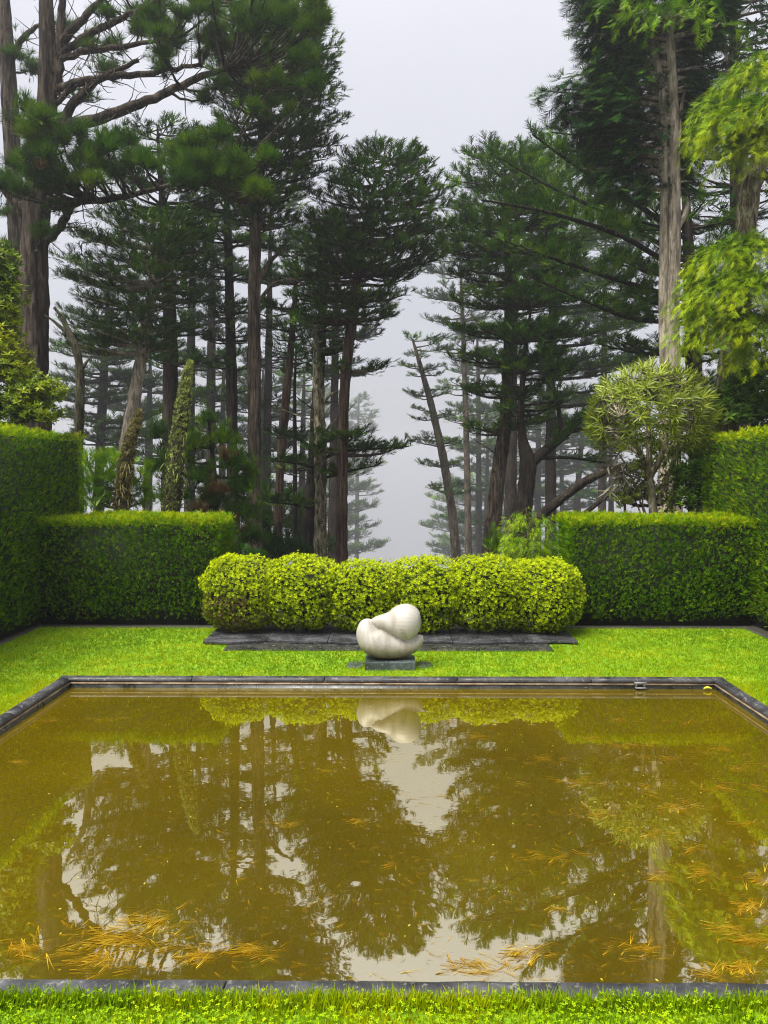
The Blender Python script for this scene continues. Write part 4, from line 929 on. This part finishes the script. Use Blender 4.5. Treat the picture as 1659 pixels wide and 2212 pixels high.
conifer('dark_conifer', 'dark shaded conifer behind the golden cypress at the right edge', 19, [(1610, 1000, 40), (1600, 600, 34), (1590, 300, 26), (1585, 100, 20), (1580, -60, 12)],
        [(-30, 1480, 1700), (30, 1480, 1700), (90, 1490, 1700), (150, 1480, 1700), (210, 1470, 1700), (270, 1470, 1700), (330, 1470, 1700), (390, 1470, 1690), (450, 1470, 1690), (520, 1480, 1690), (600, 1490, 1690), (690, 1490, 1690)], 32, 'bark_grey', leaf='thuja', size=.34, hang=.3, upt=0, n_lim=10, dens=6, tone=.22, tmpl=T_SPRAY,
        extra=[dict(pts=[(1595, 300), (1575, 210, -1), (1570, 130, -1), (1560, 40, -1)], w=12, leaf=0), dict(pts=[(1590, 260), (1545, 200, -2), (1500, 180, -2)], w=8, leaf=0)], group=None)
conifer('golden_cypress', 'golden drooping cypress with a thick lichened trunk at the right edge', 12.6, [(1572, 900, 50), (1575, 800, 47), (1590, 680, 44), (1604, 560, 42), (1612, 480, 42), (1622, 400, 40), (1640, 350, 34), (1680, 310, 24), (1720, 260, 12)],
        [], 33, 'bark_lichen', leaf='golden_cypress', size=.20, rise=-.25, sag=-.14, upt=-.1, hang=.55, n_lim=9, dens=15, tone=.52, tmpl=T_SPRAY_FINE, depth=1.0, step=.075,
        extra=[dict(pts=[(1625, 380), (1650, 375, -.5), (1668, 400, -.8), (1664, 470, -.8)], w=17, leaf=0), dict(pts=[(1600, 480), (1606, 420, .3), (1612, 330, .3), (1615, 250, .3)], w=12, leaf=0)], group=None)
def hanging(root, Y, blobs, mat, size, dens, seed, tone):
    g = np.random.default_rng(seed); P, D = [], []; tw = Acc(); rt = np.array(root.location)
    for (u, v, ru, rv, dy) in blobs:
        c_ = at(u, v, Y + dy); k = (Y + dy) / FPX; rx, rz = ru * k, rv * k
        for j in range(int(dens * rx * rz)):           # one drooping branchlet: goes out, then hangs
            d = unit(np.array((g.normal(-.25, 1), g.normal(-.35, .8), g.normal(.35, .4))))
            p0 = c_ + d * np.array((rx, rx * .8, rz)) * g.uniform(.25, .8); L = g.uniform(.28, .65)
            q = np.linspace(0, 1, 7)[:, None]; h = unit(d * np.array((1, 1, .25)))
            pts = p0 + h * L * .75 * q + np.array((0, 0, 1.0)) * (.25 * q - .95 * q * q) * L
            tg = unit(np.gradient(pts, axis=0))
            P.append(pts + g.normal(0, .012, (7, 3))); D.append(tg + g.normal(0, .25, (7, 3)))
            if j % 6 == 0: tw.add(*tube([c_, (c_ + p0) / 2 + np.array((0, 0, .05)), p0, pts[3]], [.018, .012, .007, .003], 4))
    tw.build('twigs', M['bark_lichen'], root, True)['kind'] = 'stuff'
    P = np.concatenate(P); D = np.concatenate(D); n = len(P)
    cl_ = np.repeat(g.normal(0, .20, n // 7 + 1), 7)[:n]; outer = np.tile(np.linspace(-.22, .28, 7), n // 7 + 1)[:n]  # branchlets darker at the inner end: crown shade put into the tint
    foliage('crown' if not any(c.name.startswith('crown') for c in root.children) else 'young_shoots', T_FEATHER, P, D, np.array((0, 0, 1.0)) + g.normal(0, .3, (n, 3)), size * g.uniform(.6, 1.2, n), np.clip(tone + cl_ + outer, 0, 1), M[mat], root)
gc = [o for o in bpy.data.objects if o.name.startswith('golden_cypress')][0]
hanging(gc, 12.6, [(1600, 190, 45, 40, -.4), (1640, 160, 40, 45, -.8), (1560, 235, 34, 40, -.5), (1540, 280, 22, 36, -.2), (1600, 260, 50, 50, -1), (1650, 240, 45, 55, -1.2), (1575, 300, 34, 30, -.6), (1630, 310, 45, 30, -1), (1675, 310, 40, 50, -1),
    (1600, 540, 55, 36, -1), (1555, 560, 45, 40, -.7), (1650, 540, 50, 45, -1.2), (1525, 620, 36, 45, -.6), (1580, 620, 50, 50, -1.1), (1640, 620, 50, 60, -1.4), (1505, 680, 22, 40, -.4), (1550, 690, 40, 45, -.8), (1610, 690, 45, 45, -1.2), (1660, 700, 40, 50, -1.2), (1510, 745, 18, 30, -.4), (1640, 750, 40, 36, -1)], 'golden_cypress', .165, 800, 71, .44)
tt_ = [o for o in bpy.data.objects if o.name.startswith('twin_trunk_conifer')][0]
hanging(tt_, 15, [(1390, 30, 45, 30, -1.5), (1450, 40, 50, 40, -1.8), (1510, 20, 45, 30, -1.5), (1340, 20, 35, 25, -1.2), (1545, 60, 30, 25, -1.2), (1420, -10, 60, 30, -1.8)], 'young', .2, 130, 72, .25)

# bare twisted trunk on the left
conifer('bare_tree', 'bare twisted grey trunk with broken boughs beside the massive pine', 13.5, [(170, 960, 19), (172, 880, 19), (174, 800, 18), (165, 752, 16), (150, 722, 12), (137, 692, 9), (128, 676, 8), (117, 664, 6)], [], 34, 'bark_dead', cat='dead tree', group=None,
        extra=[dict(pts=[(156, 730), (135, 710), (112, 690), (95, 680)], w=10, leaf=0), dict(pts=[(175, 800), (185, 785), (196, 770)], w=9, leaf=0), dict(pts=[(166, 755), (185, 748), (200, 750)], w=3, leaf=0)])

# ------------------------------------------------------------------ garden plants behind the low hedges
def shrub(name, label, Y, blobs, seed, leaf, tmpl, size, dens, tone=.5, stems=(), bark='bark_grey', cat='shrub', group='shrubs behind the hedges'):
    return pine(name, label, Y, stems[0] if stems else [(blobs[0][0], 1150, 8), (blobs[0][0], blobs[0][1], 4)], [], blobs, seed, bark, leaf, dens, size, cat, group, tone, True, tmpl)
shrub('laurel_shrub', 'large bright broad-leaved shrub above the tall left hedge', 10.9, [(-10, 560, 46, 40), (15, 640, 42, 50), (-20, 620, 50, 60), (10, 720, 42, 55), (-15, 790, 60, 60), (35, 800, 46, 50), (85, 835, 40, 30), (120, 850, 24, 24), (0, 590, 45, 60), (5, 680, 45, 60), (0, 760, 55, 60), (55, 850, 50, 45), (25, 875, 55, 45), (90, 890, 50, 30), (-20, 880, 50, 50)], 11, 'laurel', T_ROS_BIG, .075, 560, .55)
shrub('fern_cypress', 'feathery bright green shrub behind the short flower spike', 12.6, [(205, 1030, 30, 35), (240, 1010, 35, 35), (200, 1080, 40, 35), (260, 1060, 40, 40), (300, 1040, 25, 35), (310, 1085, 25, 28), (190, 1000, 20, 20)], 12, 'young', T_SPRAY_FINE, .19, 420, .5)
shrub('small_leaved_shrub', 'small-leaved pale shrub at the foot of the spiky-leaved tree', 12.2, [(1350, 1075, 35, 28), (1400, 1060, 35, 30), (1390, 1010, 40, 35), (1440, 1080, 35, 30), (1460, 1030, 35, 40), (1350, 1040, 25, 25), (1430, 980, 35, 35), (1455, 930, 25, 30)], 13, 'strap', T_ROS, .055, 480, .45)
shrub('glossy_shrub', 'glossy dark green shrub between the spiky-leaved tree and tall right hedge', 11.9, [(1490, 1075, 40, 30), (1530, 1060, 40, 35), (1520, 1020, 40, 35), (1560, 1080, 30, 30), (1480, 1020, 30, 30)], 14, 'shrub_dark', T_ROS_BIG, .085, 600, .45)
shrub('weeping_cypress_shrub', 'drooping yellow-green conifer bough right of the spiky-leaved tree', 12.6, [(1490, 985, 40, 22), (1530, 960, 35, 30), (1550, 1000, 35, 30), (1500, 920, 30, 30), (1535, 880, 30, 30)], 15, 'golden_cypress', T_SPRAY_FINE, .19, 380, .42)
shrub('rhododendron', 'leafy green shrub rising above the tall right hedge', 12.0, [(1560, 890, 40, 25), (1610, 880, 40, 35), (1650, 860, 40, 45), (1580, 845, 30, 25), (1640, 800, 35, 40), (1600, 830, 30, 30), (1660, 920, 40, 40)], 16, 'shrub_dark', T_ROS_BIG, .11, 480, .5)
shrub('dark_undergrowth_shrub', 'low dark shrub at the foot of the brown and thick dark trunks', 20, [(575, 1180, 30, 30), (610, 1190, 35, 22), (560, 1130, 25, 30), (650, 1200, 30, 16), (545, 1100, 20, 30)], 17, 'thuja', T_SPRAY, .26, 260, .3)
shrub('understorey_shrub', 'dark green understorey below the thick dark and reddish trunks', 25, [(600, 1120, 34, 30), (640, 1160, 40, 30), (575, 1075, 22, 26), (690, 1185, 34, 20), (625, 1085, 24, 18), (655, 1110, 22, 22)], 22, 'cypress', T_SPRAY, .34, 90, .4)
shrub('olive_shrub', 'small dull green shrub left of the small weeping conifer', 13, [(1070, 1165, 14, 22), (1062, 1185, 16, 18), (1082, 1180, 14, 20)], 18, 'golden_cypress', T_SPRAY_FINE, .13, 600, .2)
shrub('dark_leafy_shrub', 'dark shrub in the gap between the low left hedge and leftmost bush', 12.4, [(515, 1205, 30, 26), (500, 1170, 14, 30), (550, 1215, 25, 18)], 20, 'thuja', T_SPRAY_FINE, .17, 420, .3)
shrub('ground_cover_shrub', 'low green shrub peeping over the rightmost golden bush', 12.8, [(1165, 1208, 24, 14), (1188, 1190, 10, 22), (1200, 1215, 20, 14)], 19, 'young', T_SPRAY_FINE, .12, 700, .35)

# spiky-leaved tree (round head of strap leaves)
g = np.random.default_rng(300)
YL = 12.0
lw = thing('strap_leaved_tree', 'round-headed tree with spiky strap leaves and a pale lichened stem', 'tree', at(1412, 1100, YL) * np.array((1, 1, 0)))
a_ = Acc()
pt = [np.r_[at(u, v, YL), w] for u, v, w in ((1414, 1330, 20), (1412, 1100, 18), (1408, 1060, 16), (1404, 1030, 14))]
rs = resample(np.array(pt), 12); a_.add(*tube(rs[:, :3], rs[:, 3] / FPX * YL / 2, 10, g, .06))
HC = at(1410, 900, YL); HR = np.array((1.0, .95, .83))
ros = []
nr = 540; d = unit(g.normal(0, 1, (nr, 3))); d = d[d[:, 2] > -.62]
q = g.uniform(.66, 1.0, len(d)); q = np.where(g.uniform(0, 1, len(d)) < .7, np.maximum(q, .9), q)
RP = HC + d * q[:, None] * HR
fork = [(1404, 1030), (1385, 980), (1365, 940), (1340, 900)], [(1404, 1030), (1425, 1000), (1440, 950), (1450, 880)], [(1404, 1030), (1402, 960), (1400, 880), (1405, 820)], [(1420, 1090), (1432, 1050), (1450, 1010), (1490, 930)], [(1385, 980), (1350, 960), (1310, 920)]
fk = []
for i, f in enumerate(fork):
    P_ = np.array([at(u, v, YL + .12 * (i - 2) * k) for k, (u, v) in enumerate(f)]); pr = resample(np.c_[P_, np.linspace(.055, .018, len(P_))], 10)
    a_.add(*tube(pr[:, :3], pr[:, 3], 7, g, .08)); fk.append(pr[4:, :3])
fk = np.concatenate(fk)
for p_ in RP[::2]:
    k = np.argmin(((fk - p_) ** 2).sum(1)); a_.add(*tube(make_limb(g, fk[k], p_, .05, 5, .06), np.linspace(.013, .006, 5), 4))
a_.build('trunk', M['bark_lichen'], lw, True)
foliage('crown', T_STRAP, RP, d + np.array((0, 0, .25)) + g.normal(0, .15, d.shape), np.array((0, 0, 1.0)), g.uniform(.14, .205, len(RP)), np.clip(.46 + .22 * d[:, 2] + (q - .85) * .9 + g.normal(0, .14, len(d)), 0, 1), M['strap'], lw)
n = 10; P_ = np.array([at(g.uniform(1310, 1400), g.uniform(980, 1060), YL - .3) for _ in range(n)])
foliage('drooping_juvenile_leaves', T_STRAP, P_, np.stack([g.normal(-.5, .4, n), g.normal(-.3, .4, n), g.normal(-.6, .3, n)], 1), np.array((0, 0, 1.0)), g.uniform(.2, .36, n), g.uniform(0, 1, n), M['strap_dead'], lw)
a_ = Acc()
for (u0, v0, u1, v1) in ((1392, 1110, 1360, 1020), (1384, 1110, 1350, 1030), (1450, 1105, 1470, 980), (1470, 1100, 1462, 960), (1395, 1110, 1378, 1020)):
    a_.add(*tube(make_limb(g, at(u0, v0, YL), at(u1, v1, YL), .0, 6, .1), np.linspace(.014, .008, 6), 5))
a_.build('sucker_stems', M['bark_grey'], lw, True)

# echium spikes
def echium(label, pts, Y, seed, mat, n, size, droop):
    g = np.random.default_rng(seed)
    pr = resample(np.array([np.r_[at(u, v, Y), w / FPX * Y / 2] for u, v, w in pts]), 30)
    b_ = pr[0].copy(); root = thing('echium_spike', label, 'flower spike', (b_[0], b_[1], 0), 'tall flower spikes behind the low hedge')
    low_ = np.vstack([np.r_[b_[0] - .02, b_[1], 0, b_[3] * .4], pr[:1], pr]); low_[1, 2] -= .4
    w = Acc(); w.add(*tube(low_[:, :3], np.r_[.05, .06, pr[:, 3] * .62], 10, g, .1)); w.build('stem', M['bark_dead'], root, True)
    s = np.sort(g.uniform(0, 1, n)) * (len(pr) - 1); i = s.astype(int).clip(0, len(pr) - 2); f = (s - i)[:, None]
    q = pr[i] * (1 - f) + pr[i + 1] * f; ax = unit(pr[i + 1, :3] - pr[i, :3])
    a = g.uniform(0, 6.28, n); e1 = unit(np.cross(ax, (0.2, 1, 0))); e2 = np.cross(ax, e1)
    rd = e1 * np.cos(a)[:, None] + e2 * np.sin(a)[:, None]
    P_ = q[:, :3] + rd * (q[:, 3] * g.uniform(.45, .78, n))[:, None]
    T_ = rosette_template(seed, 5, (15, 70), .34, .3, 2)
    fr_ = s / (len(pr) - 1)
    foliage('florets', [T_, rosette_template(seed + 1, 5, (15, 70), .34, .3, 2)], P_, rd + ax * .35 + g.normal(0, .2, (n, 3)), ax, size * g.uniform(.7, 1.25, n), np.clip(.24 + .36 * fr_ + g.normal(0, .22, n), 0, 1), M[mat], root)
    # long withered leaves hanging down
    m_ = droop; s = g.uniform(.08, .55, m_) * (len(pr) - 1); i = s.astype(int); a = g.uniform(3.3, 6.1, m_); 
    rd = np.stack([np.cos(a), np.sin(a), 0 * a], 1); P_ = pr[i, :3] + rd * (pr[i, 3] * .95)[:, None]
    foliage('hanging_leaves', [leaf_strip((0, 0, 0), (1, 0, 0), (0, 0, 1), 1, .10, .45, 4)], P_, rd * .5 + np.array((0, 0, -.75)) + g.normal(0, .2, (m_, 3)), rd, g.uniform(.07, .17, m_), np.clip(g.normal(.8, .15, m_), 0, 1), M[mat], root)
echium('tall straight green flower spike rising above the low left hedge', [(370, 1100, 58), (378, 1030, 57), (385, 960, 52), (393, 890, 44), (402, 830, 34), (409, 785, 22), (411, 779, 10)], 12.3, 41, 'echium', 2300, .036, 22)
echium('short withered flower spike with a kinked brown tip', [(262, 1100, 50), (268, 1040, 42), (275, 985, 38), (284, 940, 36), (296, 915, 28), (299, 895, 20), (300, 886, 10)], 12.3, 42, 'echium_old', 1000, .042, 40)
# small weeping conifer
conifer('weeping_conifer', 'small bright green weeping conifer above the golden bushes', 12.5, [(1132, 1250, 7), (1134, 1200, 6), (1136, 1140, 4), (1138, 1097, 2)], [(1120, 1130, 1146, 6), (1135, 1122, 1154, 7), (1152, 1112, 1164, 9), (1168, 1104, 1174, 10), (1184, 1096, 1182, 10), (1202, 1092, 1186, 9)], 51, 'bark_grey', leaf='young', size=.10, rise=.35, sag=-.14, upt=-.25, hang=.7, dens=26, blen=.35, step=.05, tone=.6, tmpl=T_WHIP, limb_k=.3, group=None, extra=[dict(pts=[(1135, 1165), (1137, 1125), (1138, 1096)], w=3), dict(pts=[(1136, 1130), (1140, 1108), (1146, 1104)], w=2), dict(pts=[(1136, 1132), (1133, 1112), (1128, 1112)], w=2)])
# flax tips
g = np.random.default_rng(61)
for lab, (fu, fv, fy), nn in (('spiky flax plant peeping over the leftmost golden bush', (532, 1215, 11.6), 14), ('long-bladed flax behind the short flower spike', (205, 1080, 12.2), 12), ('pale flax plant in the fog gap behind the golden bushes', (852, 1222, 13.0), 9)):
    c_ = at(fu, fv, fy); ro = thing('flax_plant', lab, 'plant', (c_[0], c_[1], 0), 'spiky flax plants behind the bushes')
    a = g.uniform(0, 6.28, nn); d = np.stack([np.cos(a), np.sin(a) * .5, g.uniform(.25, 1.2, nn)], 1)
    V, F, T = scatter(*leaf_strip((0, 0, 0), (1, 0, 0), (0, 0, 1), 1, .10, .25, 4), np.repeat(c_[None] - np.array((0, 0, .12)), nn, 0), d, np.array((0, 0, 1.0)) * np.ones((nn, 1)), g.uniform(.25, .42, nn), g.uniform(.3, 1, nn))
    add_mesh('blades', V, F, M['flax'], ro, T)
    st = Acc(); st.add(*tube([(c_[0], c_[1], 0), c_ - np.array((0, 0, .1))], [.05, .03], 8)); st.build('crown_base', M['flax'], ro)

# ------------------------------------------------------------------ things floating on and around the pool
g = np.random.default_rng(401)
def float_pos(u, v): return ground_at(u, v, WZ)
needle_t = [tri_blades([((-.5, 0, 0), (1, .10, 0), 1, .026), ((-.5, 0, 0), (1, -.06, 0), .95, .026)])]
clusters = [(250, 2030, 130, 40, 150, .2), (330, 1990, 70, 25, 60, .35), (220, 2075, 90, 22, 60, .1), (55, 2050, 45, 30, 40, -.2), (430, 2065, 45, 22, 45, .3), (545, 2055, 50, 18, 34, .2), (110, 1555, 85, 8, 26, .3), (240, 1553, 30, 4, 10, .2), (190, 1510, 35, 6, 14, .1), (40, 1645, 35, 8, 14, .1),
            (1460, 1740, 55, 22, 34, 0), (1370, 1610, 60, 11, 34, -.1), (1180, 1640, 90, 14, 22, 0), (1250, 1690, 80, 12, 20, -.1), (1000, 1560, 70, 8, 14, 0), (620, 1780, 60, 10, 12, .1), (1450, 1640, 70, 12, 30, -.1), (1270, 1595, 35, 9, 14, 0), (1560, 1620, 55, 14, 26, -.2), (1600, 1660, 50, 16, 18, -.2), (1350, 1555, 35, 9, 14, 0), (1520, 1885, 34, 20, 26, .1), (1420, 1895, 40, 14, 16, 0), (1620, 1960, 50, 30, 40, .2), (1590, 2010, 40, 16, 22, -.2), (1630, 2035, 55, 14, 30, -.1),
            (1600, 2090, 50, 18, 40, .2), (1540, 2105, 30, 18, 14, -.5), (1130, 2065, 60, 28, 40, .2), (1030, 2090, 90, 24, 50, -.3), (1400, 2050, 60, 25, 26, .1), (1640, 1900, 40, 25, 22, .2), (1620, 1780, 40, 10, 12, 0), (1560, 1700, 45, 14, 20, -.2), (1400, 1700, 50, 12, 16, -.2), (1490, 1835, 30, 12, 10, 0), (775, 1775, 24, 4, 8, .1), (700, 1665, 20, 4, 6, 0), (1210, 1965, 28, 5, 8, -.2), (850, 1870, 10, 8, 6, .6), (1640, 1700, 35, 12, 14, -.2), (800, 1945, 18, 10, 0, 0), (1040, 1590, 60, 8, 14, 0), (1300, 1760, 90, 18, 26, -.1), (1180, 1850, 80, 16, 16, .1), (960, 1720, 60, 10, 10, 0), (1420, 1800, 70, 16, 22, 0), (1490, 1560, 40, 10, 10, 0)]
P_, D_, S_, T_ = [], [], [], []
for (u, v, ru, rv, n, sl) in clusters:
    for _ in range(int(n * 1.15)):
        r_ = abs(g.normal(0, .62)); a = g.uniform(0, 6.28)
        q = float_pos(u + ru * r_ * math.cos(a), v + rv * r_ * math.sin(a))
        if abs(q[0]) > PX - .05 or not (PY0 + .05 < q[1] < PY1 - .05): continue
        P_.append(q + np.array((0, 0, g.uniform(.002, .007)))); an = math.atan(sl * 1.4) + g.normal(0, .5)
        D_.append((math.cos(an), math.sin(an), g.normal(0, .02))); S_.append(g.uniform(.05, .135)); T_.append(np.clip(g.normal(.5, .25), 0, 1))
n = 2600
for _ in range(n):
    u, v = g.uniform(0, 1659), 1490 + 630 * g.uniform(0, 1) ** 1.3
    if g.uniform() > .35 + .5 * (u / 1659): continue
    q = float_pos(u, v)
    if abs(q[0]) > PX - .05 or not (PY0 + .05 < q[1] < PY1 - .05): continue
    an = g.normal(0, .6); P_.append(q + np.array((0, 0, .003))); D_.append((math.cos(an), math.sin(an), 0)); S_.append(g.uniform(.02, .07)); T_.append(np.clip(g.normal(.4, .25), 0, 1))
nd = foliage('floating_pine_needles', needle_t, np.array(P_), np.array(D_), np.array((0, 0, 1.0)), np.array(S_), np.array(T_), M['needle'])
tag(nd, 'orange fallen pine needles drifting in rafts on the pool', 'pine needles', kind='stuff')
n = 900; x = g.uniform(-PX + .05, PX - .05, n); y = PY0 + .05 + (PY1 - PY0 - .1) * g.uniform(0, 1, n)
keep = g.uniform(0, 1, n) < np.clip(.55 + .6 * lumps(x, y, 12, 2.2), .05, 1); x, y = x[keep], y[keep]; n = len(x); a = g.uniform(0, 6.28, n)
fl = foliage('floating_flecks', [leaf_strip((0, 0, 0), (1, 0, 0), (0, 0, 1), 1, .5, .0, 2)], np.stack([x, y, np.full(n, WZ + .0025)], 1), np.stack([np.cos(a), np.sin(a), 0 * a], 1), np.array((0, 0, 1.0)), g.uniform(.006, .017, n), g.uniform(0, 1, n), M['fleck'])
tag(fl, 'tiny yellowish leaf flecks speckling the pool surface', 'leaf flecks', kind='stuff')

# small white outlet fitting on the far coping and a yellow leaf in the far corner
M['white_metal'] = noise_mat('white_metal', [(.08, .08, .08), (.22, .22, .22)], (20, 20, 20), bump=.1, rough=.4)
c_ = at(1383, 1478, PY1 - .02)
fx = thing('outlet_fitting', 'small white metal outlet bracket on the far pool edge', 'fitting', (c_[0], PY1 - .03, -.05))
V, F = box(c_[0] - .055, c_[0] + .055, PY1 - .034, PY1 - .008, -.008, .006); add_mesh('top_plate', V, F, M['white_metal'], fx)
V, F = box(c_[0] - .05, c_[0] + .05, PY1 - .05, PY1 - .012, -.050, -.042); add_mesh('lower_plate', V, F, M['white_metal'], fx)
for dx in (-.045, .03): V, F = box(c_[0] + dx, c_[0] + dx + .014, PY1 - .03, PY1 - .016, -.042, -.008); add_mesh('post', V, F, M['white_metal'], fx)
M['yellow_leaf'] = noise_mat('yellow_leaf', [(.42, .44, .01), (.62, .60, .04)], (30, 30, 30), bump=.2, rough=.5)
for lab, (ux, uy, cw, ch) in (('bright yellow fallen leaf in the far right pool corner', (PX - .085, PY1 - .05, .075, .034)),):
    ro = thing('fallen_leaf', lab, 'leaf', (ux, uy, WZ)); V = []; F = []
    for j in range(7):
        q = j / 6; w_ = ch * math.sin(math.pi * (.06 + .9 * q)) ** .7
        for s_ in (-1, 0, 1): V.append((ux - cw / 2 + cw * q, uy + s_ * w_ / 2, WZ + .012 + .014 * abs(s_) + .012 * math.sin(q * 3)))
    for j in range(6):
        for s_ in range(2): k = j * 3 + s_; F.append((k, k + 1, k + 4, k + 3))
    add_mesh('blade', np.array(V), np.array(F), M['yellow_leaf'], ro, smooth=True)

# ------------------------------------------------------------------ haze
HZ = bpy.data.materials.new('haze_air'); HZ.use_nodes = True; t = HZ.node_tree; t.nodes.clear()
vo = t.nodes.new('ShaderNodeVolumePrincipled'); vo.inputs['Color'].default_value = (.96, .97, .99, 1); vo.inputs['Density'].default_value = .0015; vo.inputs['Anisotropy'].default_value = 0.45
mo = t.nodes.new('ShaderNodeOutputMaterial'); t.links.new(vo.outputs[0], mo.inputs['Volume'])
V, F = box(-505, 505, -65, 605, -76, 25)
hz = add_mesh('haze', V, F, HZ); tag(hz, 'pale grey fog hanging among the trees', 'fog', kind='stuff')
